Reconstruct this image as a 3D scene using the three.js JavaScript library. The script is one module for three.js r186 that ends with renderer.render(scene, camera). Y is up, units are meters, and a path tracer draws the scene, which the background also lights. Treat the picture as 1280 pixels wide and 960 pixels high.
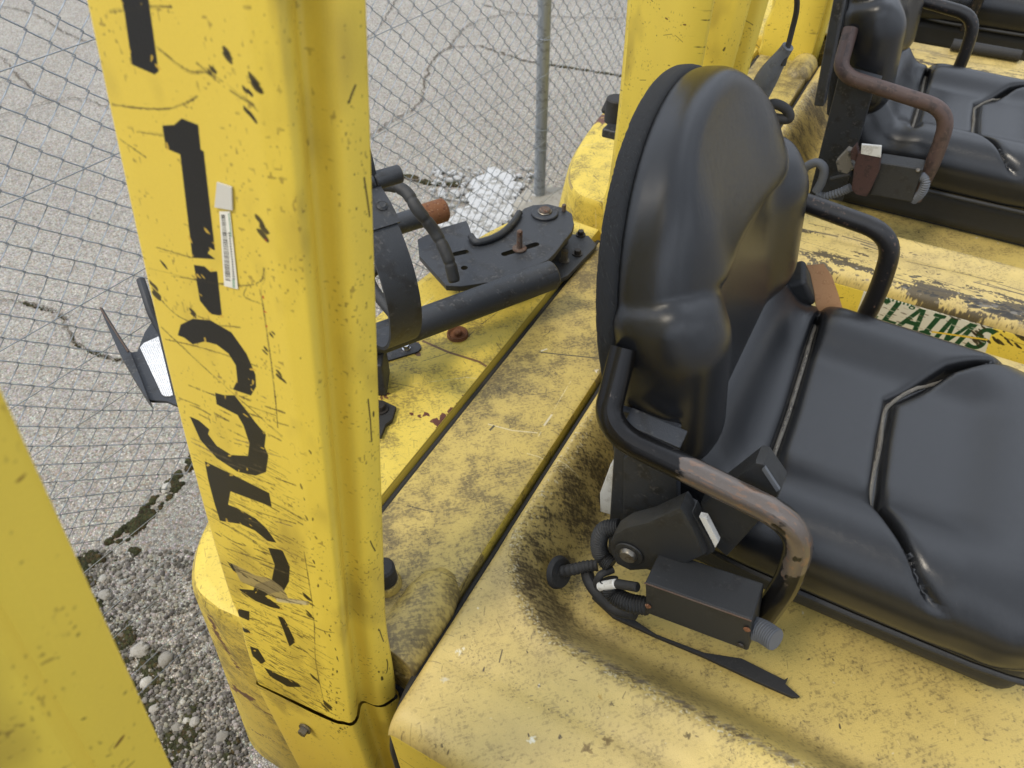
import * as THREE from 'three';
import { RoundedBoxGeometry } from 'three/addons/geometries/RoundedBoxGeometry.js';
import { mergeGeometries } from 'three/addons/utils/BufferGeometryUtils.js';

// ------------------------------------------------------------------ camera, sky, sun
const scene = new THREE.Scene();
const CAM = new THREE.Vector3(0, 1.8, 0), FPX = 930, PITCH = Math.PI / 4, YAW = 0.4957;   // yaw: heading left of -z
const camera = new THREE.PerspectiveCamera(2 * Math.atan(480 / FPX) * 180 / Math.PI, 4 / 3, 0.02, 400);
camera.position.copy(CAM);
const HEAD = new THREE.Vector3(-Math.sin(YAW) * Math.cos(PITCH), -Math.sin(PITCH), -Math.cos(YAW) * Math.cos(PITCH));
camera.lookAt(CAM.clone().add(HEAD));
camera.focus = 1.0; camera.userData.fStop = 9;
camera.updateMatrixWorld();
const renderer = new THREE.WebGLRenderer({ antialias: true });
renderer.toneMapping = THREE.LinearToneMapping;
renderer.toneMappingExposure = 1.45;
renderer.shadowMap.enabled = true;

function mulberry(a) { return () => { a |= 0; a = a + 0x6D2B79F5 | 0; let t = Math.imul(a ^ a >>> 15, 1 | a); t = t + Math.imul(t ^ t >>> 7, 61 | t) ^ t; return ((t ^ t >>> 14) >>> 0) / 4294967296; }; }
function hash2(x, y, s) { let h = Math.imul(x, 374761393) + Math.imul(y, 668265263) + Math.imul(s, 2147483647 ^ 0x5bd1e995); h = Math.imul(h ^ h >>> 13, 1274126177); return ((h ^ h >>> 16) >>> 0) / 4294967296; }
function vnoise(x, y, s = 1, per = 0) {
  const xi = Math.floor(x), yi = Math.floor(y), fx = x - xi, fy = y - yi;
  let x0 = xi, x1 = xi + 1, y0 = yi, y1 = yi + 1;
  if (per) { x0 = ((x0 % per) + per) % per; x1 = ((x1 % per) + per) % per; y0 = ((y0 % per) + per) % per; y1 = ((y1 % per) + per) % per; }
  const u = fx * fx * (3 - 2 * fx), v = fy * fy * (3 - 2 * fy), a = hash2(x0, y0, s), b = hash2(x1, y0, s), c = hash2(x0, y1, s), d = hash2(x1, y1, s);
  return a + (b - a) * u + (c - a) * v + (a - b - c + d) * u * v;
}
function fbm(x, y, s = 1, oct = 4, per = 0) { let t = 0, a = 0.5, n = 0; for (let i = 0; i < oct; i++) { t += a * vnoise(x, y, s + i, per); n += a; a *= 0.5; x *= 2; y *= 2; if (per) per *= 2; } return t / n; }
const sst = (a, b, x) => { const t = Math.min(1, Math.max(0, (x - a) / (b - a))); return t * t * (3 - 2 * t); };
const lerp = (a, b, t) => a + (b - a) * t;
const clamp = (x, a, b) => Math.min(b, Math.max(a, x));

// overcast sky: even bright cloud with soft patches
{
  const W = 512, H = 256, d = new Float32Array(W * H * 4);
  for (let j = 0; j < H; j++) for (let i = 0; i < W; i++) {
    const el = (j + 0.5) / H * Math.PI - Math.PI / 2, az = (i + 0.5) / W * 2 * Math.PI;
    const X = Math.cos(el) * Math.cos(az), Z = Math.cos(el) * Math.sin(az), Y = Math.sin(el);
    const k = 1 / (0.25 + Math.max(0, Y));
    const cl = fbm(X * k * 1.6 + 9, Z * k * 1.6 + 5, 7, 5);
    const m = (0.56 + 0.74 * sst(-0.05, 0.95, Y)) * (0.70 + 0.62 * sst(0.3, 0.72, cl));
    const o = (j * W + i) * 4;
    d[o] = m * 0.885; d[o + 1] = m * 0.96; d[o + 2] = m * 1.09; d[o + 3] = 1;
  }
  const t = new THREE.DataTexture(d, W, H, THREE.RGBAFormat, THREE.FloatType);
  t.mapping = THREE.EquirectangularReflectionMapping; t.magFilter = THREE.LinearFilter; t.minFilter = THREE.LinearFilter; t.needsUpdate = true;
  scene.background = t; scene.environment = t;
  scene.backgroundIntensity = 0.82; scene.environmentIntensity = 0.82;
}
const sun = new THREE.DirectionalLight(0xfff3df, 1.5);
sun.position.set(-3.5, 9, 3.5); sun.target.position.set(-0.5, 0.5, -1.2);
sun.castShadow = true; sun.shadow.radius = 26; sun.shadow.mapSize.set(2048, 2048);
Object.assign(sun.shadow.camera, { left: -7, right: 7, top: 7, bottom: -7, near: 0.5, far: 25 });
scene.add(sun, sun.target);

// ------------------------------------------------------------------ photo pixel -> direction -> point on a known plane
const RT = new THREE.Vector3(Math.cos(YAW), 0, -Math.sin(YAW)), UP = new THREE.Vector3().crossVectors(RT, HEAD);
const ray = (u, v) => HEAD.clone().multiplyScalar(FPX).addScaledVector(RT, u - 640).addScaledVector(UP, 480 - v);
const PY = (u, v, y) => { const d = ray(u, v); return d.multiplyScalar((y - CAM.y) / d.y).add(CAM); };
const PX = (u, v, x) => { const d = ray(u, v); return d.multiplyScalar((x - CAM.x) / d.x).add(CAM); };
const PZ = (u, v, z) => { const d = ray(u, v); return d.multiplyScalar((z - CAM.z) / d.z).add(CAM); };
const V = (x, y, z) => new THREE.Vector3(x, y, z);

// ------------------------------------------------------------------ naming helpers
const taken = {};
function numbered(n) { const k = taken[n] = (taken[n] ?? -1) + 1; return k ? `${n}_${String(k).padStart(3, '0')}` : n; }
function tag(o, label, category, group) { o.userData.label = label; o.userData.category = category; if (group) o.userData.group = group; return o; }
function shadows(m) { m.castShadow = true; m.receiveShadow = true; return m; }
function top(name, geo, mat) { const m = shadows(new THREE.Mesh(geo, mat)); m.name = numbered(name); scene.add(m); return m; }
function part(parent, name, geo, mat, label) { const m = shadows(new THREE.Mesh(geo, mat)); m.name = name; if (label) m.userData.label = label; parent.add(m); return m; }
function sub(parent, name) { const g = new THREE.Group(); g.name = name; parent.add(g); return g; }

// ------------------------------------------------------------------ geometry helpers
function box(w, h, d, r = 0.003, seg = 2) { return new RoundedBoxGeometry(w, h, d, seg, Math.min(r, w / 2.01, h / 2.01, d / 2.01)); }
function boxAt(c, w, h, d, r, rot) { const g = box(w, h, d, r); if (rot) g.applyMatrix4(new THREE.Matrix4().makeRotationFromEuler(new THREE.Euler(...rot))); g.translate(c.x, c.y, c.z); return g; }
function basisAt(c, X, Y, Z) { return new THREE.Matrix4().makeBasis(X, Y, Z).setPosition(c); }
function filleted(pts, rad, n = 6) {   // polyline with rounded bends
  const out = [pts[0].clone()];
  for (let i = 1; i < pts.length - 1; i++) {
    const a = pts[i - 1], b = pts[i], c = pts[i + 1];
    const d1 = a.clone().sub(b), d2 = c.clone().sub(b), l = Math.min(rad, d1.length() * 0.49, d2.length() * 0.49);
    const p = b.clone().addScaledVector(d1.normalize(), l), q = b.clone().addScaledVector(d2.normalize(), l);
    for (let k = 0; k <= n; k++) { const t = k / n; out.push(p.clone().multiplyScalar((1 - t) * (1 - t)).addScaledVector(b, 2 * t * (1 - t)).addScaledVector(q, t * t)); }
  }
  out.push(pts[pts.length - 1].clone());
  return out;
}
function sweep(pts, rf, radial = 10, cap = true) {   // tube through points, radius number or function of (0..1, angle)
  const n = pts.length, pos = [], uv = [], idx = []; let N = V(0, 1, 0), len = 0;
  const T = pts.map((p, i) => pts[Math.min(n - 1, i + 1)].clone().sub(pts[Math.max(0, i - 1)]).normalize());
  if (Math.abs(T[0].y) > 0.9) N = V(1, 0, 0);
  for (let i = 0; i < n; i++) {
    N = N.clone().addScaledVector(T[i], -N.dot(T[i])).normalize(); const B = T[i].clone().cross(N);
    if (i) len += pts[i].distanceTo(pts[i - 1]);
    for (let k = 0; k <= radial; k++) {
      const a = k / radial * 2 * Math.PI, r = typeof rf === 'number' ? rf : rf(i / (n - 1), a);
      const p = pts[i].clone().addScaledVector(N, Math.cos(a) * r).addScaledVector(B, Math.sin(a) * r);
      pos.push(p.x, p.y, p.z); uv.push(k / radial * 0.1, len);
    }
  }
  const w = radial + 1;
  for (let i = 0; i < n - 1; i++) for (let k = 0; k < radial; k++) { const a = i * w + k, b = a + w; idx.push(a, a + 1, b, b, a + 1, b + 1); }
  const nb = pos.length / 3;
  if (cap) for (const [e, flip] of [[0, 1], [n - 1, 0]]) {
    const c = pos.length / 3; pos.push(pts[e].x, pts[e].y, pts[e].z); uv.push(0, 0);
    const base = pos.length / 3; for (let k = 0; k <= radial; k++) { const s = (e * w + k) * 3; pos.push(pos[s], pos[s + 1], pos[s + 2]); uv.push(0.05 * Math.cos(k), 0.05 * Math.sin(k)); }
    for (let k = 0; k < radial; k++) flip ? idx.push(c, base + k + 1, base + k) : idx.push(c, base + k, base + k + 1);
  }
  const g = new THREE.BufferGeometry(); g.setAttribute('position', new THREE.Float32BufferAttribute(pos, 3)); g.setAttribute('uv', new THREE.Float32BufferAttribute(uv, 2)); g.setIndex(idx); g.computeVertexNormals();
  return g;
}
function spline(pts, n) { return new THREE.CatmullRomCurve3(pts, false, 'centripetal').getPoints(n); }
function cyl(a, b, r, seg = 20, r2 = r, bev = 0.0015) {   // solid cylinder with small bevels from a to b
  const L = a.distanceTo(b), pr = [[0, 0], [r - bev, 0], [r, bev], [r2, L - bev], [r2 - bev, L], [0, L]].map(p => new THREE.Vector2(Math.max(0, p[0]), p[1]));
  const g = new THREE.LatheGeometry(pr, seg).toNonIndexed(); g.computeVertexNormals();
  const q = new THREE.Quaternion().setFromUnitVectors(V(0, 1, 0), b.clone().sub(a).normalize()); g.applyQuaternion(q); g.translate(a.x, a.y, a.z); return boxUV(smooth(g, 0.7));
}
function smooth(g, limit = 0.6) {   // crease-angle normals on a non-indexed geometry
  if (g.index) g = g.toNonIndexed();
  const p = g.attributes.position, n = p.count, fn = [], map = new Map(); const a = V(), b = V(), c = V();
  for (let i = 0; i < n; i += 3) { a.fromBufferAttribute(p, i); b.fromBufferAttribute(p, i + 1); c.fromBufferAttribute(p, i + 2); const m = b.sub(a).cross(c.sub(a)); fn.push(m.clone()); for (let k = 0; k < 3; k++) { const key = Math.round(p.getX(i + k) * 2e4) + ',' + Math.round(p.getY(i + k) * 2e4) + ',' + Math.round(p.getZ(i + k) * 2e4); if (!map.has(key)) map.set(key, []); map.get(key).push(i / 3); } }
  const un = fn.map(f => f.clone().normalize()), out = new Float32Array(n * 3), cl = Math.cos(limit);
  for (let i = 0; i < n; i++) { const f = Math.floor(i / 3), key = Math.round(p.getX(i) * 2e4) + ',' + Math.round(p.getY(i) * 2e4) + ',' + Math.round(p.getZ(i) * 2e4); const s = V(); for (const j of map.get(key)) if (un[j].dot(un[f]) > cl) s.add(fn[j]); s.normalize(); out[i * 3] = s.x; out[i * 3 + 1] = s.y; out[i * 3 + 2] = s.z; }
  g.setAttribute('normal', new THREE.BufferAttribute(out, 3)); return g;
}
function boxUV(g) {   // metres, by the main direction of each face
  if (g.index) g = g.toNonIndexed();
  const p = g.attributes.position, nn = g.attributes.normal, uv = new Float32Array(p.count * 2);
  for (let i = 0; i < p.count; i += 3) {
    let nx = 0, ny = 0, nz = 0; for (let k = 0; k < 3; k++) { nx += Math.abs(nn.getX(i + k)); ny += Math.abs(nn.getY(i + k)); nz += Math.abs(nn.getZ(i + k)); }
    for (let k = 0; k < 3; k++) { const j = i + k, x = p.getX(j), y = p.getY(j), z = p.getZ(j); const [a, b] = ny >= nx && ny >= nz ? [x, z] : nz >= nx ? [x, y] : [z, y]; uv[j * 2] = a; uv[j * 2 + 1] = b; }
  }
  g.setAttribute('uv', new THREE.BufferAttribute(uv, 2)); return g;
}
function plate(outline, yTop, thick, holes = [], bev = 0.002) {   // outline: world points (x, z), flat plate with its upper face at yTop
  const s = new THREE.Shape(outline.map(p => new THREE.Vector2(p.x, -p.z)));
  for (const h of holes) s.holes.push(new THREE.Path(h.map(p => new THREE.Vector2(p.x, -p.z))));
  const g = new THREE.ExtrudeGeometry(s, { depth: thick - 2 * bev, bevelEnabled: true, bevelThickness: bev, bevelSize: bev, bevelOffset: -bev, bevelSegments: 2, curveSegments: 8 });
  g.rotateX(-Math.PI / 2); g.translate(0, yTop - thick + bev, 0);
  return boxUV(smooth(g, 0.7));
}
function curve2(pts, n, closed = false) { const c = new THREE.CatmullRomCurve3(pts, closed, 'centripetal'); return c.getPoints(n); }
const ring2 = (c, r, n = 14, ry = r) => [...Array(n)].map((_, i) => V(c.x + Math.cos(i / n * 6.2832) * r, 0, c.z + Math.sin(i / n * 6.2832) * ry));
function slotPath(a, b, r) { const d = b.clone().sub(a); const an = Math.atan2(d.z, d.x), o = []; for (let i = 0; i <= 8; i++) { const t = an - Math.PI / 2 + i / 8 * Math.PI; o.push(V(b.x + Math.cos(t) * r, 0, b.z + Math.sin(t) * r)); } for (let i = 0; i <= 8; i++) { const t = an + Math.PI / 2 + i / 8 * Math.PI; o.push(V(a.x + Math.cos(t) * r, 0, a.z + Math.sin(t) * r)); } return o; }
function surfaceNets(f, lo, hi, h) {   // smooth solid from a distance function
  const nx = Math.ceil((hi[0] - lo[0]) / h) + 1, ny = Math.ceil((hi[1] - lo[1]) / h) + 1, nz = Math.ceil((hi[2] - lo[2]) / h) + 1;
  const F = new Float32Array(nx * ny * nz), id = (i, j, k) => (k * ny + j) * nx + i;
  for (let k = 0; k < nz; k++) for (let j = 0; j < ny; j++) for (let i = 0; i < nx; i++) F[id(i, j, k)] = f(lo[0] + i * h, lo[1] + j * h, lo[2] + k * h);
  const vid = new Int32Array(nx * ny * nz).fill(-1), pos = [], idx = [];
  for (let k = 0; k < nz - 1; k++) for (let j = 0; j < ny - 1; j++) for (let i = 0; i < nx - 1; i++) {
    let sx = 0, sy = 0, sz = 0, c = 0;
    const v = []; for (let q = 0; q < 8; q++) v.push(F[id(i + (q & 1), j + (q >> 1 & 1), k + (q >> 2))]);
    for (const [a, b] of EDG) if ((v[a] < 0) !== (v[b] < 0)) { const t = v[a] / (v[a] - v[b]); sx += lerp(a & 1, b & 1, t); sy += lerp(a >> 1 & 1, b >> 1 & 1, t); sz += lerp(a >> 2, b >> 2, t); c++; }
    if (c) { vid[id(i, j, k)] = pos.length / 3; pos.push(lo[0] + (i + sx / c) * h, lo[1] + (j + sy / c) * h, lo[2] + (k + sz / c) * h); }
  }
  const quad = (a, b, c, d, fl) => { if (a < 0 || b < 0 || c < 0 || d < 0) return; fl ? idx.push(a, b, c, a, c, d) : idx.push(a, c, b, a, d, c); };
  for (let k = 1; k < nz - 1; k++) for (let j = 1; j < ny - 1; j++) for (let i = 1; i < nx - 1; i++) {
    const s = F[id(i, j, k)] < 0;
    if (s !== F[id(i + 1, j, k)] < 0) quad(vid[id(i, j - 1, k - 1)], vid[id(i, j, k - 1)], vid[id(i, j, k)], vid[id(i, j - 1, k)], s);
    if (s !== F[id(i, j + 1, k)] < 0) quad(vid[id(i - 1, j, k - 1)], vid[id(i - 1, j, k)], vid[id(i, j, k)], vid[id(i, j, k - 1)], s);
    if (s !== F[id(i, j, k + 1)] < 0) quad(vid[id(i - 1, j - 1, k)], vid[id(i, j - 1, k)], vid[id(i, j, k)], vid[id(i - 1, j, k)], s);
  }
  const nor = [], uv = [], e = h * 0.6;
  for (let q = 0; q < pos.length; q += 3) {
    let [x, y, z] = [pos[q], pos[q + 1], pos[q + 2]];
    for (let it = 0; it < 1; it++) { const g = [f(x + e, y, z) - f(x - e, y, z), f(x, y + e, z) - f(x, y - e, z), f(x, y, z + e) - f(x, y, z - e)]; const l2 = (g[0] ** 2 + g[1] ** 2 + g[2] ** 2) / (4 * e * e); if (l2 > 1e-6) { const s = clamp(-f(x, y, z) / l2, -h * 0.5, h * 0.5) / (2 * e); x += g[0] * s; y += g[1] * s; z += g[2] * s; } }
    pos[q] = x; pos[q + 1] = y; pos[q + 2] = z;
    const n = V(f(x + e, y, z) - f(x - e, y, z), f(x, y + e, z) - f(x, y - e, z), f(x, y, z + e) - f(x, y, z - e)).normalize(); nor.push(n.x, n.y, n.z); uv.push(x + y * 0.7, z + y * 0.4);
  }
  const g = new THREE.BufferGeometry(); g.setAttribute('position', new THREE.Float32BufferAttribute(pos, 3)); g.setAttribute('normal', new THREE.Float32BufferAttribute(nor, 3)); g.setAttribute('uv', new THREE.Float32BufferAttribute(uv, 2)); g.setIndex(idx); return g;
}
const EDG = []; for (let a = 0; a < 8; a++) for (const b of [1, 2, 4]) if (!(a & b)) EDG.push([a, a | b]);
const smin = (a, b, k) => { const h = Math.max(k - Math.abs(a - b), 0) / k; return Math.min(a, b) - h * h * k * 0.25; };
const smax = (a, b, k) => -smin(-a, -b, k);
const rbox = (x, y, z, a, b, c, r) => { const qx = Math.abs(x) - a + r, qy = Math.abs(y) - b + r, qz = Math.abs(z) - c + r; return Math.hypot(Math.max(qx, 0), Math.max(qy, 0), Math.max(qz, 0)) + Math.min(Math.max(qx, qy, qz), 0) - r; };
const caps = (x, y, z, ax, ay, az, bx, by, bz, r) => { const dx = bx - ax, dy = by - ay, dz = bz - az; const t = clamp(((x - ax) * dx + (y - ay) * dy + (z - az) * dz) / (dx * dx + dy * dy + dz * dz), 0, 1); return Math.hypot(x - ax - dx * t, y - ay - dy * t, z - az - dz * t) - r; };

// ------------------------------------------------------------------ textures
function canvasTex(w, h, draw, srgb = true) {
  const c = document.createElement('canvas'); c.width = w; c.height = h; const g = c.getContext('2d'); draw(g, w, h);
  const t = new THREE.CanvasTexture(c); if (srgb) t.colorSpace = THREE.SRGBColorSpace; t.wrapS = t.wrapT = THREE.RepeatWrapping; t.magFilter = THREE.LinearFilter; t.anisotropy = 8; return t;
}
function pixels(w, h, fn, srgb = true) {   // fn(i, j) -> [r, g, b] 0..255, row 0 at the bottom
  const d = new Uint8Array(w * h * 4); for (let j = 0; j < h; j++) for (let i = 0; i < w; i++) { const c = fn(i, j), o = (j * w + i) * 4; d[o] = c[0]; d[o + 1] = c[1]; d[o + 2] = c[2]; d[o + 3] = 255; }
  const t = new THREE.DataTexture(d, w, h); if (srgb) t.colorSpace = THREE.SRGBColorSpace; t.wrapS = t.wrapT = THREE.RepeatWrapping; t.magFilter = THREE.LinearFilter; t.needsUpdate = true; return t;
}
// place a map so that one copy covers [x0, x0 + w] by [y0, y0 + h] in metre uv
function fit(t, x0, y0, w, h) { t.repeat.set(1 / w, 1 / h); t.offset.set(-x0 / w, -y0 / h); return t; }
function std(o) { return new THREE.MeshStandardMaterial(o); }
function phys(o) { return new THREE.MeshPhysicalMaterial(o); }
function metreTex(t, size) { t.repeat.set(1 / size, 1 / size); return t; }
// fine grain used as relief
const grainTex = pixels(512, 512, (i, j) => { const n = fbm(i / 512 * 64, j / 512 * 64, 3, 3, 64) * 255; return [n, n, n]; }, false);
const grain = s => { const t = grainTex.clone(); t.needsUpdate = true; return metreTex(t, s); };

// ------------------------------------------------------------------ materials
const YEL = [220, 195, 76];
function scratchCanvas(g, w, h, rnd, n, col, len, wid, ang, spread) {
  for (let i = 0; i < n; i++) {
    const x = rnd() * w, y = rnd() * h, a = ang + (rnd() - 0.5) * spread, l = len * (0.2 + rnd() * rnd() * 1.6);
    g.strokeStyle = `rgba(${col},${0.2 + rnd() * 0.7})`; g.lineWidth = wid * (0.4 + rnd()); g.beginPath(); g.moveTo(x, y);
    g.quadraticCurveTo(x + Math.cos(a) * l * 0.5 + (rnd() - 0.5) * l * 0.2, y + Math.sin(a) * l * 0.5 + (rnd() - 0.5) * l * 0.2, x + Math.cos(a) * l, y + Math.sin(a) * l); g.stroke();
  }
}
function scrape(g, P, rnd, col, wide = 1.4, al = 0.7, cover = 0.72) {   // broken, uneven scratch along a polyline
  const c = new THREE.CatmullRomCurve3(P.map(p => V(p[0], p[1], 0)), false, 'centripetal'), n = Math.max(6, Math.round(c.getLength() / 3)), Q = c.getPoints(n), s = Math.floor(rnd() * 1000);
  for (let i = 0; i < n; i++) { const k = fbm(i * 0.13 + s, 0.5, 7, 3); if (k > cover) continue; g.strokeStyle = `rgba(${col},${al * (0.25 + 0.95 * Math.abs(cover - k) / cover + rnd() * 0.2)})`; g.lineWidth = Math.max(0.4, wide * (0.35 + 1.4 * fbm(i * 0.21 + s, 3.5, 9, 2) * rnd() + 0.2)); g.beginPath(); g.moveTo(Q[i].x + (rnd() - .5) * 0.8, Q[i].y + (rnd() - .5) * 0.8); g.lineTo(Q[i + 1].x, Q[i + 1].y); g.stroke(); }
}
function chips(g, w, h, rnd, n, size, cols) {
  for (let i = 0; i < n; i++) { const x = rnd() * w, y = rnd() * h; blob(g, x, y, size * (0.2 + rnd() * rnd() * 1.5), rnd, cols[Math.floor(rnd() * cols.length)], 0.4 + rnd() * 0.5); }
}
function blob(g, x, y, r, rnd, col, al = 1, stretch = 1.6, ang = null) {
  const a0 = ang ?? rnd() * 6.28, n = 9, P = []; g.fillStyle = `rgba(${col},${al})`; g.beginPath();
  for (let i = 0; i < n; i++) { const t = i / n * 6.283, q = r * (0.55 + rnd() * 0.6), ex = Math.cos(t) * q * stretch, ey = Math.sin(t) * q * 0.7; P.push([x + ex * Math.cos(a0) - ey * Math.sin(a0), y + ex * Math.sin(a0) + ey * Math.cos(a0)]); }
  for (let i = 0; i < n; i++) { const a = P[i], b = P[(i + 1) % n], m = [(a[0] + b[0]) / 2, (a[1] + b[1]) / 2]; i ? g.quadraticCurveTo(a[0], a[1], m[0], m[1]) : g.moveTo(m[0], m[1]); }
  g.closePath(); g.fill();
}
function paintBase(g, w, h, seed, mpp, dirt) {   // yellow paint with grain, faint cloudy dirt and specks; mpp = metres per pixel
  const im = g.createImageData(w, h), d = im.data;
  for (let j = 0; j < h; j++) for (let i = 0; i < w; i++) {
    const X = i * mpp, Y = j * mpp, n = fbm(X * 18, Y * 9, seed, 4), f = hash2(i, j, seed + 3), sp = vnoise(X * 500, Y * 350, seed + 8), b = fbm(X * 60, Y * 45, seed + 20, 3);
    const dk = dirt * (sst(0.52, 0.8, n) * 0.55 + sst(0.78, 0.92, sp) * sst(0.45, 0.65, b) * 0.75) + (f - 0.5) * 0.03;
    const o = (j * w + i) * 4; d[o] = lerp(YEL[0] + 8 * (n - .5), 96, dk); d[o + 1] = lerp(YEL[1] + 8 * (n - .5), 78, dk); d[o + 2] = lerp(YEL[2], 40, dk); d[o + 3] = 255;
  }
  g.putImageData(im, 0, 0);
}
// --- overhead guard leg: corner lines of the leg, its flat side face, and pixel -> face coordinates
const LY0 = 0.85, LY1 = 1.648, LB = { P0: [-0.482, -0.200], P1: [-0.347, -0.213], P3: [-0.313, -0.273] }, LSH = [0.030, -0.098], LTOP = 2.15;
const legFace = (() => {
  const o = V(LB.P1[0], LY0, LB.P1[1]), e = V(LB.P0[0] - LB.P1[0], 0, LB.P0[1] - LB.P1[1]).normalize(), up = V(LSH[0], LY1 - LY0, LSH[1]).normalize(), n = e.clone().cross(up).normalize();
  return (u, v) => { const d = ray(u, v), t = o.clone().sub(CAM).dot(n) / d.dot(n), p = d.multiplyScalar(t).add(CAM), sh = (p.y - LY0) / (LY1 - LY0); return [-V(p.x - o.x - LSH[0] * sh, 0, p.z - o.z - LSH[1] * sh).dot(e), p.y]; };
})();
const LEGU = -0.16, LEGW = 0.28, LEGV = 0.45, LEGH = 1.4;
const legCanvas = (numbers) => canvasTex(410, 2048, (g, w, h) => {
  const rnd = mulberry(numbers ? 5 : 77), mpp = LEGH / h;
  paintBase(g, w, h, numbers ? 11 : 31, mpp, 0.55);
  const C = (u, v) => [(u - LEGU) / LEGW * w, (1 - (v - LEGV) / LEGH) * h];
  const px = (u, v) => C(...legFace(u, v));
  const path = pts => { g.beginPath(); pts.forEach((p, i) => i ? g.lineTo(p[0], p[1]) : g.moveTo(p[0], p[1])); };
  const dark = '38,32,20';
  if (numbers) {
    const z1 = a => a.map(([x, y]) => px(x / 2.6667, y / 2.6667)), z4 = a => a.map(([x, y]) => px(x / 2.6667, 300 + y / 2.6667)), z7 = a => a.map(([x, y]) => px(x / 2.6667, 600 + y / 2.6667));
    g.fillStyle = 'rgb(20,20,20)';
    const shapes = [
      z1([[380, -130], [405, 0], [415, 40], [440, 215], [515, 248], [528, 238], [495, 0], [470, -130]]),
      z1([[541, 420], [580, 418], [605, 396], [660, 418], [668, 500], [678, 505], [715, 835], [700, 830], [690, 845], [716, 865], [640, 860], [600, 515], [552, 495]]),
      z4([[645, 85], [680, 90], [700, 108], [722, 106], [738, 255], [700, 248], [665, 205], [652, 130]]),
      z4([[590, 320], [600, 285], [640, 265], [700, 270], [770, 310], [820, 380], [850, 450], [852, 490], [835, 520], [775, 500], [790, 470], [785, 420], [760, 380], [720, 350], [680, 340], [640, 350], [612, 328]]),
      z4([[715, 512], [745, 520], [780, 520], [800, 545], [850, 610], [885, 650], [880, 690], [893, 720], [885, 775], [850, 787], [790, 775], [720, 730], [665, 670], [630, 592], [660, 605], [695, 635], [690, 650], [720, 690], [770, 720], [825, 722], [830, 680], [810, 620], [790, 585], [720, 550]]),
      [[255, 578], [289, 594], [336, 617], [339, 634], [287, 615], [284, 632], [295, 636], [319, 649], [333, 662], [345, 679], [334, 677], [318, 664], [300, 656], [274, 652], [267, 630], [259, 600]].map(p => px(...p)),
      z7([[893, 228], [940, 235], [965, 290], [962, 340], [945, 370], [900, 380], [870, 395], [840, 380], [850, 350], [905, 335], [915, 285]]),
      z7([[755, 275], [790, 290], [800, 310], [780, 312]]), z7([[790, 365], [850, 370], [900, 400], [945, 435], [900, 425], [850, 405]]), z7([[925, 455], [945, 460], [960, 490], [985, 540], [965, 555], [940, 490]]), z7([[790, 430], [830, 440], [830, 470], [795, 455]]), z7([[800, 490], [830, 500], [835, 515], [808, 505]]), z7([[833, 555], [860, 565], [885, 605], [870, 615], [840, 585]]), z7([[880, 625], [930, 650], [990, 675], [1005, 690], [960, 690], [900, 655]])];
    for (const s of shapes) { path(s); g.closePath(); g.fill(); }
    // paint showing through the worn print
    for (const s of shapes) for (let k = 0; k < 7; k++) { const p = s[Math.floor(rnd() * s.length)], q = s[Math.floor(rnd() * s.length)], t = rnd(); blob(g, lerp(p[0], q[0], t * 0.3), lerp(p[1], q[1], t * 0.3), 1 + rnd() * 3, rnd, '206,172,60', 0.9); }
    // smear of old tape
    g.fillStyle = 'rgba(150,135,95,0.85)'; path(z7([[770, 280], [850, 320], [900, 330], [940, 360], [960, 395], [1030, 405], [1028, 418], [930, 405], [880, 375], [800, 340]])); g.closePath(); g.fill();
    g.fillStyle = 'rgba(196,186,150,0.7)'; path(z7([[920, 395], [1020, 405], [1020, 418], [920, 408]])); g.closePath(); g.fill();
    // gouges copied from the photo
    const lines = [[[120, 17], [148, 14], [188, 8], [215, 9]], [[140, 131], [170, 135], [210, 136], [235, 128], [247, 120]], [[195, 58], [235, 88], [262, 92], [318, 132]], [[170, 165], [204, 170]], [[150, 175], [182, 197]], [[245, 78], [275, 104], [320, 135]], [[195, 310], [240, 323]], [[187, 340], [275, 355], [310, 357], [327, 350], [330, 335]], [[309, 357], [305, 370], [325, 380]], [[190, 365], [225, 398], [300, 410]], [[200, 410], [265, 470], [353, 546]], [[205, 425], [260, 438], [320, 458]], [[325, 360], [334, 420], [341, 470], [347, 535]], [[345, 520], [310, 508]], [[270, 620], [320, 640], [370, 655]], [[250, 640], [300, 668], [350, 700]], [[290, 750], [340, 770], [390, 800]], [[300, 770], [350, 790], [400, 830]], [[310, 800], [400, 860]], [[315, 820], [395, 880]], [[320, 840], [405, 893]], [[275, 720], [330, 738]], [[380, 690], [392, 770], [395, 830], [408, 890]]];
    for (const l of lines) { const P = l.map(p => px(...p)); for (let q = 0; q < 3; q++) scrape(g, P.map(p => [p[0] + (rnd() - .5) * q * 3, p[1] + (rnd() - .5) * q * 5]), rnd, dark, q ? 0.8 : 1.7, q ? 0.4 : 0.75, q ? 0.48 : 0.66); }
    for (const [x, y, r] of [[328, 285, 6], [314, 97, 5], [313, 145, 4], [309, 113, 3], [287, 70, 4], [265, 88, 3], [330, 437, 3], [340, 418, 2.5], [351, 470, 4], [205, 330, 3], [194, 366, 6], [240, 390, 4], [405, 880, 9], [395, 850, 6], [385, 750, 6], [388, 770, 5]]) { const p = px(x, y); for (let q = 0; q < 3; q++) blob(g, p[0] + (rnd() - .5) * r * 2, p[1] + (rnd() - .5) * r * 3, r * 0.9, rnd, dark, 0.8, 1.8, 0.8); }
    for (const [x, y] of [[332, 300], [329, 372], [331, 390], [333, 408]]) { const p = px(x, y); blob(g, p[0], p[1], 1.5, rnd, '170,30,20', 0.9); }
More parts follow.
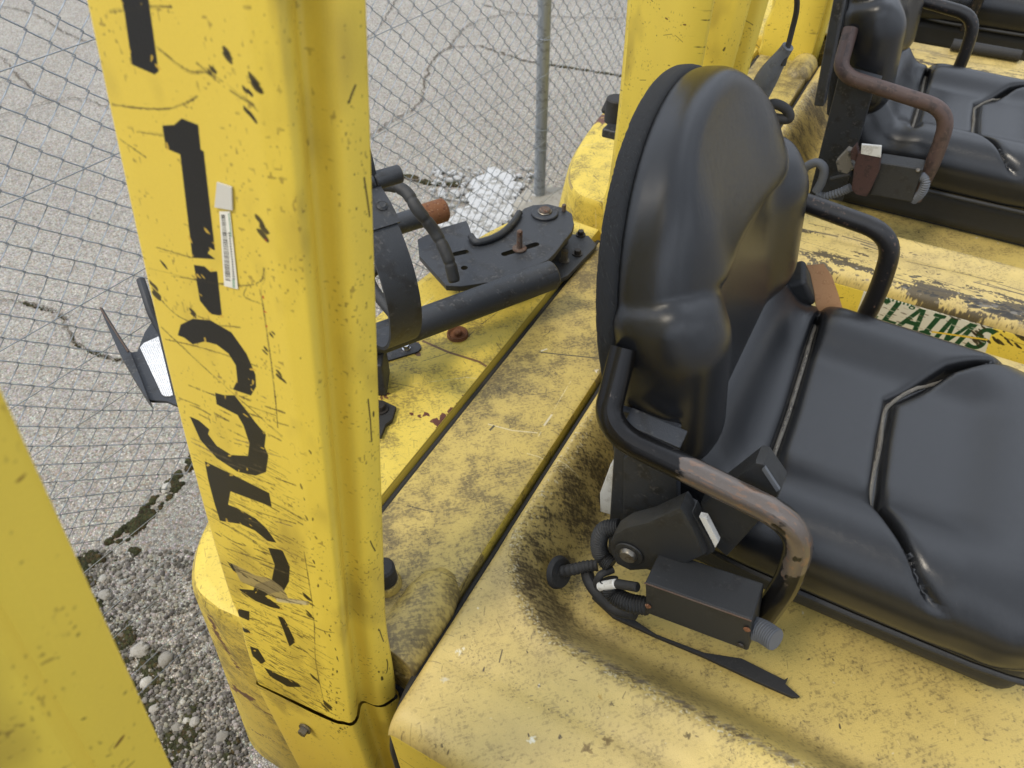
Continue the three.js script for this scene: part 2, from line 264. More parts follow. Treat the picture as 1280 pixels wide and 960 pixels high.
    // scuffs crowd the lower end
    for (let i = 0; i < 560; i++) { const t = Math.pow(rnd(), 1.3), p = px(lerp(300, 225, t) + rnd() * lerp(110, 110, t), lerp(880, 560, t)); const l = 8 + rnd() * 34; scrape(g, [p, [p[0] + l * 0.5, p[1] + l * (0.05 + rnd() * 0.1)], [p[0] + l, p[1] + l * (0.1 + rnd() * 0.35)]], rnd, dark, 1.2, 0.2 + rnd() * 0.6, 0.6); }
    for (let i = 0; i < 150; i++) { const t = rnd(), p = px(lerp(305, 240, t) + rnd() * 120, lerp(885, 610, t)); blob(g, p[0], p[1], 0.8 + rnd() * rnd() * 5, rnd, dark, 0.25 + rnd() * 0.5, 2.4, 0.35); }
    for (let i = 0; i < 80; i++) { const t = Math.pow(rnd(), 1.2), u0 = lerp(300, 215, t) + rnd() * 70, v0 = lerp(870, 470, t), l = 25 + rnd() * 70, sl = 0.28 + rnd() * 0.25, P = [px(u0, v0), px(u0 + l * 0.5, v0 + l * 0.5 * sl + (rnd() - .5) * 4), px(u0 + l, v0 + l * sl)]; if (P.some(p => p[0] > w * 0.62)) continue; scrape(g, P, rnd, rnd() < 0.75 ? '46,38,24' : '120,104,70', 3.0, 0.75, 0.52); }
    // dark specks down the front corner
    for (let i = 0; i < 520; i++) { const u = 0.045 + rnd() * 0.045, v = 0.5 + rnd() * 1.2, p = C(u, v); g.fillStyle = `rgba(${dark},${0.2 + rnd() * 0.5})`; g.fillRect(p[0], p[1], 0.6 + rnd() * 1.6, 0.8 + rnd() * 2.4); }
    for (let i = 0; i < 14; i++) { const p = C(0.045 + rnd() * 0.03, 0.72 + rnd() * rnd() * 0.9); blob(g, p[0], p[1], 1 + rnd() * 3, rnd, dark, 0.8, 2.2, 1.5); }
    for (let i = 0; i < 70; i++) { const p = C(-0.014 + (rnd() - .5) * 0.022, 0.82 + rnd() * rnd() * 0.8); blob(g, p[0], p[1], 0.6 + rnd() * 2.6, rnd, dark, 0.4 + rnd() * 0.4, 2.2, 1.2 + rnd() * 0.6); }
    for (const [u, v, du, dv] of [[.06, 1.55, .004, -.03], [.05, 1.6, .006, .01], [.055, 1.36, .002, -.05], [.05, 1.18, .006, -.02], [.056, 1.02, .004, -.03], [.06, .95, -.003, -.03]]) { const p = C(u, v), q = C(u + du, v + dv); g.strokeStyle = `rgba(${dark},0.8)`; g.lineWidth = 2; g.beginPath(); g.moveTo(...p); g.quadraticCurveTo(p[0] + 3, (p[1] + q[1]) / 2, ...q); g.stroke(); }
  } else {
    scratchCanvas(g, w, h, rnd, 90, dark, 40, 1.6, 0.5, 1.4); chips(g, w, h, rnd, 70, 5, [dark, '90,60,30', dark]);
    for (let i = 0; i < 700; i++) { g.fillStyle = `rgba(${dark},${0.2 + rnd() * 0.5})`; g.fillRect(rnd() * w, rnd() * h, 0.6 + rnd() * 1.8, 0.8 + rnd() * 2.4); }
    for (let i = 0; i < 160; i++) { const x = rnd() * w * 0.55, y = h * (0.45 + rnd() * 0.35); g.strokeStyle = `rgba(${dark},${0.15 + rnd() * 0.4})`; g.lineWidth = 0.6 + rnd(); g.beginPath(); g.moveTo(x, y); g.lineTo(x + 4 + rnd() * 8, y + 10 + rnd() * 18); g.stroke(); }
  }
});
const legMat = n => std({ map: fit(legCanvas(n), LEGU, LEGV, LEGW, LEGH), roughness: 0.42, bumpMap: grain(0.05), bumpScale: 0.00012 });
const M = {};
M.legNumbered = legMat(true); M.leg = legMat(false);

// --- deck paint: one map over the top faces, x -0.85..0.55, z -1.4..0 metres
const traySdf = (x, z) => { const a = 0.14, qx = -0.268 + a - x, qz = Math.abs(z + 0.80) - 0.40 + a; return Math.hypot(Math.max(qx, 0), Math.max(qz, 0)) + Math.min(Math.max(qx, qz), 0) - a; };
const deckCanvas = worn => canvasTex(worn ? 1400 : 2048, worn ? 1400 : 2048, (g, w, h) => {
  const rnd = mulberry(worn ? 21 : 9), S = 1.4, im = g.createImageData(w, h), d = im.data, sd = worn ? 140 : 40;
  for (let j = 0; j < h; j++) for (let i = 0; i < w; i++) {
    const x = -0.85 + i / w * S, z = -j / h * S;
    const n = fbm(x * 9, z * 9, sd, 3), n2 = fbm(x * 40, z * 40, sd + 9, 3), gr = fbm(x * 330, z * 330, sd + 30, 3), str = vnoise((x + z) * 520, (x - z) * 70, sd + 33), f = hash2(i, j, 5), sp = vnoise(x * 620, z * 620, sd + 50);
    const grit = a => sst(0.62 - a * 0.5, 0.98 - a * 0.42, gr * 0.72 + str * 0.28);   // a: share of the surface that is covered
    let dust = 0.10 + 0.22 * sst(0.35, 0.7, n), soot = 0.6 * grit(0.25 * sst(0.45, 0.75, n2));
    if (x > -0.47 && x < -0.285) { const c = sst(0.30, 0.70, n * 0.55 + n2 * 0.45); soot = 0.14 + 0.24 * c + 0.34 * grit(0.24 + 0.6 * c); dust = 0.55 + 0.25 * n; }
    else if (x <= -0.47) { const c = sst(0.40, 0.75, n * 0.55 + n2 * 0.45); soot = 0.03 + 0.12 * c + 0.34 * grit(0.1 + 0.62 * c); dust = 0.14; }
    else {
      const t = traySdf(x, z), wall = sst(0.012, -0.02, t) * sst(-0.115, -0.06, t), floor = sst(-0.075, -0.105, t), rear = sst(-0.10, -0.24, x);
      const c = sst(0.32, 0.68, n2 * 0.6 + n * 0.4);
      dust = lerp(0.72 + 0.34 * n, 0.68 + 0.2 * n, floor);
      soot = 0.05 + 0.12 * c * n + 0.24 * grit(0.12 + 0.25 * c) + wall * (0.16 + 0.16 * c + 0.42 * grit(0.3 + 0.55 * c)) * (0.22 + 0.78 * rear) + floor * (0.05 + 0.22 * grit(0.15 + 0.35 * c)) * (0.5 + rear * 0.7);
      soot += 0.25 * Math.exp(-(t ** 2) / 0.00025) * grit(0.3 + 0.3 * c);
      if (worn && z > -0.34) { const b = Math.exp(-(((z + 0.245) / 0.025) ** 2)), wv = fbm(x * 14, z * 60, 171, 4) * 0.75 + gr * 0.25; soot = Math.max(soot, 0.9 * sst(0.56, 0.62, wv + 0.10 * b - 0.04)); }
    }
    soot += 0.4 * sst(0.80, 0.95, sp) * sst(0.4, 0.7, n2) + (f - 0.5) * 0.06;
    soot = clamp(soot, 0, 0.92); dust = clamp(dust, 0, 1);
    let r = lerp(YEL[0], 198, dust), gg = lerp(YEL[1], 175, dust), b = lerp(YEL[2], 110, dust);
    r = lerp(r, 66, soot); gg = lerp(gg, 57, soot); b = lerp(b, 40, soot);
    const o = (j * w + i) * 4; d[o] = r; d[o + 1] = gg; d[o + 2] = b; d[o + 3] = 255;
  }
  g.putImageData(im, 0, 0);
  const C = (x, z) => [(x + 0.85) / S * w, -z / S * h], P = (u, v) => { const p = PY(u, v, 0.92); return C(p.x, p.z); };
  const line = (pts, col, al, wd) => { g.strokeStyle = `rgba(${col},${al})`; g.lineWidth = wd; g.beginPath(); pts.forEach((p, i) => i ? g.lineTo(...p) : g.moveTo(...p)); g.stroke(); };
  // fine rub marks
  for (let i = 0; i < 2600; i++) { const x = -0.84 + rnd() * 0.6, z = -rnd() * 1.4, p = C(x, z), l = 3 + rnd() * rnd() * 40, a = (rnd() < 0.6 ? 2.2 : 0.3) + (rnd() - .5); line([p, [p[0] + Math.cos(a) * l, p[1] + Math.sin(a) * l]], rnd() < 0.22 ? '226,206,130' : '52,46,34', 0.12 + rnd() * 0.4, 0.5 + rnd() * 1.1); }
  for (let i = 0; i < 900; i++) { const x = -0.28 + rnd() * 0.83, z = -rnd() * 1.4, p = C(x, z), l = 2 + rnd() * rnd() * 26, a = rnd() * 6.28; line([p, [p[0] + Math.cos(a) * l, p[1] + Math.sin(a) * l]], rnd() < 0.3 ? '236,216,150' : '60,50,34', 0.12 + rnd() * 0.4, 0.5 + rnd() * 1.1); }
  for (let i = 0; i < 420; i++) { const x = -0.28 + rnd() * 0.83, z = -rnd() * 0.7, p = C(x, z); blob(g, p[0], p[1], 0.6 + rnd() * rnd() * 3.4, rnd, rnd() < 0.25 ? '205,200,185' : '58,48,34', 0.35 + rnd() * 0.5); }
  for (let i = 0; i < 26; i++) { const x = -0.70 + rnd() * 0.38, z = -0.35 - rnd() * 0.85, a = 0.9 + (rnd() - .5) * 1.6, l = 0.03 + rnd() * 0.11; scrape(g, [C(x, z), C(x + Math.cos(a) * l * 0.5 + (rnd() - .5) * 0.01, z - Math.sin(a) * l * 0.5), C(x + Math.cos(a) * l, z - Math.sin(a) * l)], rnd, rnd() < 0.3 ? '214,204,168' : '48,42,32', 2.4, 0.8, 0.62); }
  // pale abrasion along the rim of the well
  for (let i = 0; i < 1500; i++) { const t = rnd(), a = t < 0.35 ? [-0.27 + (rnd() - .5) * 0.018, -0.55 - rnd() * 0.5] : t < 0.6 ? [-0.13 - 0.14 * Math.cos(rnd() * 1.57) + (rnd() - .5) * 0.02, 0] : [-0.13 + rnd() * 0.5, -0.402 + (rnd() - .5) * 0.02]; if (t >= 0.35 && t < 0.6) { const q = rnd() * 1.57; a[0] = -0.13 - 0.14 * Math.cos(q) + (rnd() - .5) * 0.014; a[1] = -0.54 + 0.14 * Math.sin(q) + (rnd() - .5) * 0.014; } const p = C(...a); blob(g, p[0], p[1], 0.5 + rnd() * 2.6, rnd, rnd() < 0.6 ? '204,198,176' : '96,80,50', 0.25 + rnd() * 0.4); }
  // speckled grit on the well wall
  for (let i = 0; i < 2600; i++) { const x = -0.27 + rnd() * 0.1, z = -0.5 - rnd() * 0.65, p = C(x, z); g.fillStyle = `rgba(${rnd() < 0.6 ? '205,178,80' : '40,34,22'},${0.25 + rnd() * 0.5})`; g.fillRect(p[0], p[1], 0.8 + rnd() * 1.6, 0.8 + rnd() * 2.2); }
  if (!worn) {
    // rust along the counterweight edge and long scrapes, where the photo has them
    const rustE = [[620, 452], [600, 470], [585, 492], [565, 510], [548, 530]];
    for (let i = 0; i < rustE.length - 1; i++) for (let k = 0; k < 16; k++) { const t = rnd(), p = P(lerp(rustE[i][0], rustE[i + 1][0], t) + (rnd() - .5) * 4, lerp(rustE[i][1], rustE[i + 1][1], t) + (rnd() - .5) * 4); blob(g, p[0], p[1], 2 + rnd() * 7, rnd, '86,44,28', 0.9); }
    for (const [u, v, r] of [[533, 518, 6], [524, 520, 4], [515, 517, 4], [545, 525, 9], [555, 520, 10], [695, 290, 5]]) { const p = P(u, v); for (let k = 0; k < 4; k++) blob(g, p[0] + (rnd() - .5) * r, p[1] + (rnd() - .5) * r, r, rnd, '86,44,28', 0.85); }
    const caster = new THREE.Raycaster(), SD = (u, v) => { caster.set(CAM, ray(u, v).normalize()); const h = caster.intersectObject(counterweight)[0]; return h ? C(h.uv.x, h.uv.y) : [-99, -99]; };
    for (const [l, wd] of [[[[262, 770], [268, 785], [275, 800], [285, 815], [300, 838]], 5], [[[258, 815], [270, 835], [285, 855], [305, 868], [318, 875]], 8], [[[285, 880], [292, 900], [298, 925]], 7], [[[300, 905], [325, 918], [345, 928]], 3]]) for (let i = 0; i < l.length - 1; i++) for (let k = 0; k < 14; k++) { const t = rnd(), p = SD(lerp(l[i][0], l[i + 1][0], t) + (rnd() - .5) * 3, lerp(l[i][1], l[i + 1][1], t) + (rnd() - .5) * 3); blob(g, p[0], p[1], wd * (0.6 + rnd() * 1.2), rnd, '100,66,46', 0.85); }
    line([[528, 426], [560, 440], [608, 455]].map(p => P(...p)), '84,52,40', 0.75, 7);
    line([[674, 440], [700, 443], [750, 448]].map(p => P(...p)), '60,54,42', 0.8, 4); line([[676, 439], [684, 436]].map(p => P(...p)), '205,200,185', 0.9, 4);
    line([[610, 530], [640, 538], [672, 541]].map(p => P(...p)), '206,198,170', 0.7, 3); line([[680, 532], [690, 518]].map(p => P(...p)), '206,198,170', 0.8, 5); line([[612, 538], [618, 532]].map(p => P(...p)), '50,45,36', 0.8, 5);
    for (const [u, v, r, c] of [[663, 923, 9, '214,210,190'], [745, 463, 8, '206,196,180'], [575, 812, 9, '205,200,180'], [555, 850, 9, '190,180,150'], [598, 760, 3, '214,210,190'], [750, 870, 6, '160,130,60'], [765, 880, 5, '90,76,46'], [700, 922, 5, '70,60,44'], [735, 935, 10, '110,90,50'], [760, 925, 12, '110,92,54'], [860, 920, 6, '90,76,40'], [552, 930, 3, '70,60,40']]) { const p = P(u, v); for (let k = 0; k < 8; k++) blob(g, p[0] + (rnd() - .5) * r * 1.2, p[1] + (rnd() - .5) * r * 1.2, r * (0.15 + rnd() * 0.4), rnd, c, 0.6); }
    for (let k = 0; k < 60; k++) { const t = rnd(), p = P(lerp(565, 800, t) + (rnd() - .5) * 14, lerp(825, 935, t) + (rnd() - .5) * 12); blob(g, p[0] + (rnd() - .5) * 16, p[1] + (rnd() - .5) * 16, 0.6 + rnd() * 2.2, rnd, '90,80,66', 0.25 + rnd() * 0.25, 1.6, 0.6); }
    for (let k = 0; k < 160; k++) { const t = rnd(), p = P(lerp(700, 1000, t) + (rnd() - .5) * 10, lerp(795, 955, t) + (rnd() - .5) * 10); blob(g, p[0], p[1], 1 + rnd() * 5, rnd, rnd() < 0.7 ? '120,108,92' : '60,52,44', 0.35, 2.6, 0.6); }
    line([[628, 812], [624, 828]].map(p => P(...p)), '60,52,36', 0.8, 2);
  } else {
    for (let k = 0; k < 160; k++) { const x = -0.25 + rnd() * 0.8, z = -0.225 - Math.pow(rnd(), 1.7) * 0.16, p = C(x, z); blob(g, p[0], p[1], 0.6 + rnd() * rnd() * 4, rnd, rnd() < 0.7 ? '48,44,36' : '120,110,92', 0.35 + rnd() * 0.5, 2, 0.12); }
    for (let k = 0; k < 60; k++) { const q = PY(738 + rnd() * 34, 132 + rnd() * 22, 0.92), p = C(q.x - 0.03, q.z + 1.14); blob(g, p[0], p[1], 4 + rnd() * 12, rnd, '92,56,44', 0.9); }
    for (let k = 0; k < 420; k++) { const x = 0.03 + rnd() * 0.45, z = -0.232 - rnd() * rnd() * 0.05, p = C(x, z); if (fbm(x * 22, z * 40, 191, 2) > 0.46) blob(g, p[0], p[1], 1 + rnd() * 4.5, rnd, rnd() < 0.8 ? '38,36,32' : '110,106,98', 0.75, 1.8, 0.2); }
    for (let k = 0; k < 40; k++) { const p = C(-0.2 + rnd() * 0.7, -0.24 - rnd() * 0.13); line([p, [p[0] + 30 + rnd() * 90, p[1] + (rnd() - .5) * 18]], '58,52,42', 0.6, 1 + rnd() * 3); }
  }
});
const deckMap = w => fit(deckCanvas(w), -0.85, -1.4, 1.4, 1.4);
const deckMat = () => std({ roughness: 0.5, bumpMap: grain(0.06), bumpScale: 0.0003 });
M.deck = deckMat(false); M.deckWorn = deckMat(true);

// --- side paint, x -1..1 by y 0..1
const sideCanvas = sticker => canvasTex(2048, 1024, (g, w, h) => {
  const rnd = mulberry(sticker ? 51 : 61); paintBase(g, w, h, 91, 2 / w, 0.7);
  const C = (x, y) => [(x + 1) / 2 * w, (1 - y) * h];
  scratchCanvas(g, w, h, rnd, 500, '44,38,26', 60, 1.6, 0.15, 1.2); chips(g, w, h, rnd, 260, 5, ['52,42,28', '90,52,32', '60,52,40']);
  if (sticker) {
    const P = (u, v) => { const p = PZ(u, v, -1.362); return C(p.x - 0.03, p.y); };
    const q = [[1085, 348], [1105, 352], [1150, 366], [1245, 398], [1232, 440], [1215, 470], [1060, 440], [1068, 400]].map(p => P(...p));
    g.fillStyle = 'rgb(203,200,184)'; g.beginPath(); q.forEach((p, i) => i ? g.lineTo(...p) : g.moveTo(...p)); g.closePath(); g.fill();
    const a = P(1083, 372), b = P(1140, 380), ang = 0;
    g.fillStyle = 'rgb(20,66,40)';
    const bx = P(1088, 374), sz = P(1140, 380)[0] - P(1083, 372)[0];
    { const x0 = P(1086, 380)[0], x1 = P(1143, 388)[0], y = P(1115, 376)[1]; g.save(); g.translate(x0, y); g.font = 'bold 30px sans-serif'; const tw = g.measureText('eathing').width, k = (x1 - x0) / tw; g.scale(k, k); g.fillText('eathing', 0, 0); g.restore(); }
    { const x0 = P(1068, 400)[0], x1 = P(1234, 425)[0], yb = P(1222, 437)[1], yt = P(1222, 405)[1]; g.save(); g.translate(x0, yb); g.font = 'italic bold 60px sans-serif'; const tw = g.measureText('CLAIMS').width; g.scale((x1 - x0) / tw, (yb - yt) / 43); g.fillText('CLAIMS', 0, 0); g.restore(); }
    // torn and scraped away, mostly along its upper edge
    for (let k = 0; k < 520; k++) { const t = rnd(), p = P(lerp(1010, 1280, t), lerp(296, 398, t) + rnd() * rnd() * 26); blob(g, p[0], p[1], 1 + rnd() * 7, rnd, rnd() < 0.75 ? '36,32,26' : rnd() < 0.5 ? '120,112,96' : '206,170,50', 0.6 + rnd() * 0.4, 2, 0.2); }
    for (let k = 0; k < 130; k++) { const p = P(1090 + rnd() * 140, 380 + rnd() * 60); blob(g, p[0], p[1], 0.6 + rnd() * 2.6, rnd, rnd() < 0.6 ? '176,168,150' : '90,80,66', 0.7, 3, 0.1); }
    for (let k = 0; k < 240; k++) { const t = rnd(), p = P(lerp(1140, 1250, t), lerp(372, 404, t) + (rnd() + rnd() - 1) * 12); blob(g, p[0], p[1], 0.8 + rnd() * 3.2, rnd, rnd() < 0.7 ? '44,38,30' : '150,140,122', 0.7, 2.4, 0.2); }
    for (let k = 0; k < 70; k++) { const p = P(1215 + rnd() * 65, 385 + rnd() * 50); blob(g, p[0], p[1], 1 + rnd() * 4, rnd, '40,34,24', 0.85, 2.4, 0.5); }
    g.strokeStyle = 'rgb(214,180,60)'; g.lineWidth = 4; g.beginPath(); const l1 = P(1165, 414), l2 = P(1235, 424); g.moveTo(...l1); g.lineTo(...l2); g.stroke();
  }
});
M.side = std({ map: fit(sideCanvas(false), -1, 0, 2, 1), roughness: 0.45, bumpMap: grain(0.06), bumpScale: 0.00015 });
M.sideSticker = std({ map: fit(sideCanvas(true), -1, 0, 2, 1), roughness: 0.45, bumpMap: grain(0.06), bumpScale: 0.00015 });

// --- blacks, metals, vinyl, rubber
function speckle(base, hi, lo, seed, kHi, kLo, size, stretch = 1) {   // worn coating: base with lighter scuffs and darker dirt
  return metreTex(pixels(512, 512, (i, j) => {
    const n = fbm(i / 512 * 12, j / 512 * 12 * stretch, seed, 4, 12), s = fbm(i / 512 * 60, j / 512 * 60, seed + 7, 3, 60), f = hash2(i, j, seed);
    const a = kHi * sst(0.58, 0.78, s * 0.6 + n * 0.4), b = kLo * sst(0.5, 0.75, n); return base.map((c, q) => clamp(lerp(lerp(c, lo[q], b), hi[q], a) + (f - 0.5) * 8, 0, 255));
  }), size);
}
M.steel = std({ map: speckle([45, 48, 53], [110, 108, 104], [24, 22, 20], 201, 0.5, 0.5, 0.25), roughness: 0.48, bumpMap: grain(0.05), bumpScale: 0.0003 });
M.rustEdge = std({ map: speckle([86, 74, 66], [148, 122, 100], [70, 40, 26], 215, 0.8, 0.7, 0.1), roughness: 0.75 });
M.rust = std({ map: speckle([120, 78, 48], [176, 150, 124], [84, 44, 24], 231, 0.9, 0.8, 0.08), roughness: 0.85, bumpMap: grain(0.02), bumpScale: 0.0006 });
M.plastic = std({ map: speckle([40, 41, 42], [84, 82, 78], [22, 21, 20], 241, 0.35, 0.4, 0.2), roughness: 0.55, bumpMap: grain(0.03), bumpScale: 0.0002 });
M.rubber = std({ map: speckle([38, 38, 38], [74, 72, 68], [30, 29, 28], 321, 0.4, 0.4, 0.15), roughness: 0.7 });
M.vinyl = phys({ map: speckle([27, 28, 30], [40, 40, 41], [22, 22, 23], 251, 0.35, 0.35, 0.4), roughness: 0.26, specularIntensity: 1, ior: 1.52, bumpMap: grain(0.035), bumpScale: 0.00012 });
M.webbing = std({ map: speckle([40, 42, 45], [92, 92, 92], [22, 22, 22], 261, 0.5, 0.4, 0.06, 3), roughness: 0.8, bumpMap: grain(0.012), bumpScale: 0.0009 });
M.piping = std({ map: speckle([104, 100, 92], [178, 170, 154], [24, 24, 24], 271, 0.95, 0.6, 0.12), roughness: 0.7 });
M.bolt = std({ map: speckle([120, 116, 108], [180, 176, 168], [74, 62, 50], 281, 0.6, 0.7, 0.03), roughness: 0.4, metalness: 0.8 });
M.darkBolt = std({ map: speckle([62, 58, 54], [120, 112, 104], [44, 36, 30], 283, 0.6, 0.7, 0.03), roughness: 0.5, metalness: 0.5 });
M.chrome = std({ color: 0xcfcfd2, roughness: 0.18, metalness: 1 });
M.armBlack = std({ map: speckle([36, 35, 35], [138, 108, 90], [24, 22, 21], 291, 0.75, 0.5, 0.3), roughness: 0.30, metalness: 0.25 });
M.armWorn = std({ map: (() => { const t = pixels(512, 512, (i, j) => { const L = j / 512 * 0.45, a = i / 512 * 6.2832, n = fbm(i / 512 * 10, j / 512 * 26, 411, 4, 0), n2 = fbm(i / 512 * 30, j / 512 * 60, 421, 3), f = hash2(i, j, 3); const k = sst(0.50, 0.56, n * 0.5 + 0.30 * sst(-0.2, 0.5, Math.cos(a)) * sst(0.15, 0.19, L) * sst(0.40, 0.34, L) + 0.10), c = sst(0.60, 0.66, n2) * k, e = k * (1 - sst(0.56, 0.62, n * 0.5 + 0.3 * sst(-0.2, 0.5, Math.cos(a)) + 0.1)); return [lerp(lerp(30, 106, k), 130, c * 0.7), lerp(lerp(29, 97, k), 104, c * 0.7), lerp(lerp(29, 90, k), 86, c * 0.7)].map(q => clamp(q + (f - .5) * 12, 0, 255)); }); t.repeat.set(10, 1 / 0.45); return t; })(), roughness: 0.26, metalness: 0.5 });
M.armRust = std({ map: speckle([80, 63, 57], [108, 86, 76], [36, 30, 28], 295, 0.7, 0.5, 0.25), roughness: 0.55 });
M.greyHose = std({ color: 0x5a5d62, roughness: 0.6 }); M.greySleeve = std({ map: speckle([88, 92, 98], [120, 122, 124], [60, 62, 64], 297, 0.5, 0.6, 0.2), roughness: 0.6 });
M.white = std({ map: speckle([206, 206, 202], [226, 226, 222], [160, 156, 148], 299, 0.6, 0.5, 0.1), roughness: 0.5 });
M.strapTan = std({ map: speckle([184, 140, 100], [204, 170, 120], [164, 118, 84], 301, 0.7, 0.6, 0.12), roughness: 0.85, bumpMap: grain(0.008), bumpScale: 0.0005 });
M.strapBrown = std({ map: speckle([70, 48, 44], [96, 72, 62], [44, 32, 30], 303, 0.6, 0.6, 0.12), roughness: 0.85, bumpMap: grain(0.008), bumpScale: 0.0005 });
M.galv = std({ map: speckle([150, 156, 162], [186, 190, 194], [112, 116, 120], 305, 0.6, 0.6, 0.2), roughness: 0.45, metalness: 0.55 });
M.wire = std({ map: speckle([150, 158, 168], [196, 202, 208], [104, 110, 116], 307, 0.6, 0.6, 0.2), roughness: 0.45, metalness: 0.2 });

// ------------------------------------------------------------------ ground
const pebN = 150, pebS = 0.9, pebPx = 1024;
const pebTex = (() => {   // exposed-aggregate surface: every stone has its own colour
  const cx = [], cy = [], col = [], rnd = mulberry(404);
  for (let k = 0; k < pebN * pebN; k++) { cx.push(rnd()); cy.push(rnd()); const t = rnd(); const b = t < 0.1 ? [212, 209, 204] : t < 0.26 ? [116, 113, 110] : t < 0.32 ? [150, 130, 110] : t < 0.44 ? [174, 163, 148] : [170 + rnd() * 24, 168 + rnd() * 22, 165 + rnd() * 20]; const m = 0.82 + rnd() * 0.3; col.push(b.map(c => Math.min(240, c * m))); }
  const A = new Uint8Array(pebPx * pebPx * 4), B = new Uint8Array(pebPx * pebPx * 4);
  for (let j = 0; j < pebPx; j++) for (let i = 0; i < pebPx; i++) {
    const u = i / pebPx * pebN, v = j / pebPx * pebN, xi = Math.floor(u), yi = Math.floor(v); let d1 = 9, d2 = 9, id = 0;
    for (let a = -1; a <= 1; a++) for (let b = -1; b <= 1; b++) { const X = (xi + a + pebN) % pebN, Y = (yi + b + pebN) % pebN, k = Y * pebN + X, dx = xi + a + cx[k] - u, dy = yi + b + cy[k] - v, d = dx * dx + dy * dy; if (d < d1) { d2 = d1; d1 = d; id = k; } else if (d < d2) d2 = d; }
    const e = Math.sqrt(d2) - Math.sqrt(d1), s = sst(0.02, 0.28, e), n = fbm(i / pebPx * 90, j / pebPx * 90, 31, 2, 90), c = col[id], o = (j * pebPx + i) * 4, cem = [140, 137, 132];
    for (let q = 0; q < 3; q++) A[o + q] = clamp(lerp(cem[q] * (0.9 + 0.2 * n), lerp(c[q], 164 - q * 3, 0.22), s) + (hash2(i, j, 8) - .5) * 16, 0, 255);
    B[o] = B[o + 1] = B[o + 2] = 255 * (s * 0.75 + n * 0.25); A[o + 3] = B[o + 3] = 255;
  }
  return [A, B].map((d, q) => { const t = new THREE.DataTexture(d, pebPx, pebPx); if (!q) t.colorSpace = THREE.SRGBColorSpace; t.wrapS = t.wrapT = THREE.RepeatWrapping; t.magFilter = THREE.LinearFilter; t.needsUpdate = true; return metreTex(t, pebS); });
})();
M.ground = std({ map: pebTex[0], bumpMap: pebTex[1], bumpScale: 0.0035, roughness: 0.85, vertexColors: true });
{
  const ax = [], az = []; const push = (a, lo, hi, s) => { for (let t = lo; t < hi - 1e-6; t += s) a.push(t); };
  for (const a of [ax, az]) { push(a, -60, -12, 6); push(a, -12, -6.5, 0.8); push(a, -6.5, 1.5, 0.05); push(a, 1.5, 12, 1.5); push(a, 12, 60.1, 6); }
  const pos = [], uv = [], col = [], idx = [];
  for (const z of az) for (const x of ax) {
    const n = fbm(x * 1.1 + 40, z * 1.1 + 40, 71, 4), m = fbm(x * 5 + 40, z * 5 + 9, 75, 3);
    const y = (fbm(x * 0.7 + 20, z * 0.7 + 20, 79, 2) - 0.5) * 0.012, k = 0.90 + 0.22 * n + 0.14 * (m - 0.5);
    pos.push(x, y, z); uv.push(x, -z); col.push(k, k * (0.970 + 0.02 * n), k * (0.905 + 0.03 * n));
  }
  const w = ax.length; for (let j = 0; j < az.length - 1; j++) for (let i = 0; i < w - 1; i++) { const a = j * w + i; idx.push(a, a + w, a + 1, a + 1, a + w, a + w + 1); }
  const g = new THREE.BufferGeometry(); g.setAttribute('position', new THREE.Float32BufferAttribute(pos, 3)); g.setAttribute('uv', new THREE.Float32BufferAttribute(uv, 2)); g.setAttribute('color', new THREE.Float32BufferAttribute(col, 3)); g.setIndex(idx); g.computeVertexNormals();
  var ground = top('ground', g, M.ground); ground.userData.kind = 'structure'; ground.userData.label = 'pale exposed aggregate concrete yard with dark cracks';
}
// flat ragged patch lying on the ground
function patch(outline, y, rnd, rough = 0.02, thick = 0.004) {
  const pts = []; for (let i = 0; i < outline.length; i++) { const a = outline[i], b = outline[(i + 1) % outline.length], n = Math.max(2, Math.round(a.distanceTo(b) / 0.03)); for (let k = 0; k < n; k++) { const p = a.clone().lerp(b, k / n); p.x += (rnd() - .5) * rough; p.z += (rnd() - .5) * rough; pts.push(p); } }
  return plate(pts, y + thick, thick, [], 0.001);
}
M.crack = std({ map: speckle([96, 89, 79], [136, 129, 118], [58, 52, 44], 331, 0.5, 0.7, 0.15), roughness: 1 });
function crack(px, wid, seed) {   // dirt-filled crack as a narrow ragged strip
  const rnd = mulberry(seed), pts = curve2(px.map(p => PY(p[0], p[1], 0)), px.length * 14), L = [], R = [];
  pts.forEach((p, i) => { const t = pts[Math.min(pts.length - 1, i + 1)].clone().sub(pts[Math.max(0, i - 1)]).normalize(), n = V(-t.z, 0, t.x), j = (rnd() - .5) * 0.02, ww = wid * (0.25 + rnd() * 0.9); L.push(p.clone().addScaledVector(n, j + ww)); R.push(p.clone().addScaledVector(n, j - ww)); });
  const pos = [], idx = [], uv = []; L.forEach((l, i) => { for (const q of [l, R[i]]) { pos.push(q.x, 0.0085, q.z); uv.push(q.x, q.z); } if (i) { const a = 2 * i - 2; idx.push(a, a + 1, a + 2, a + 1, a + 3, a + 2); } });
  const g = new THREE.BufferGeometry(); g.setAttribute('position', new THREE.Float32BufferAttribute(pos, 3)); g.setAttribute('uv', new THREE.Float32BufferAttribute(uv, 2)); g.setIndex(idx); g.computeVertexNormals();
  part(ground, 'crack', g, M.crack);
}
crack([[602, 6], [640, 17], [700, 22], [778, 25]], 0.006, 1); crack([[600, 58], [640, 72], [672, 80], [720, 87], [782, 97]], 0.011, 2);
crack([[600, 58], [560, 62], [542, 76], [530, 110], [523, 132], [490, 152], [460, 172], [420, 190]], 0.006, 3); crack([[640, 17], [590, 30], [560, 62]], 0.005, 4);
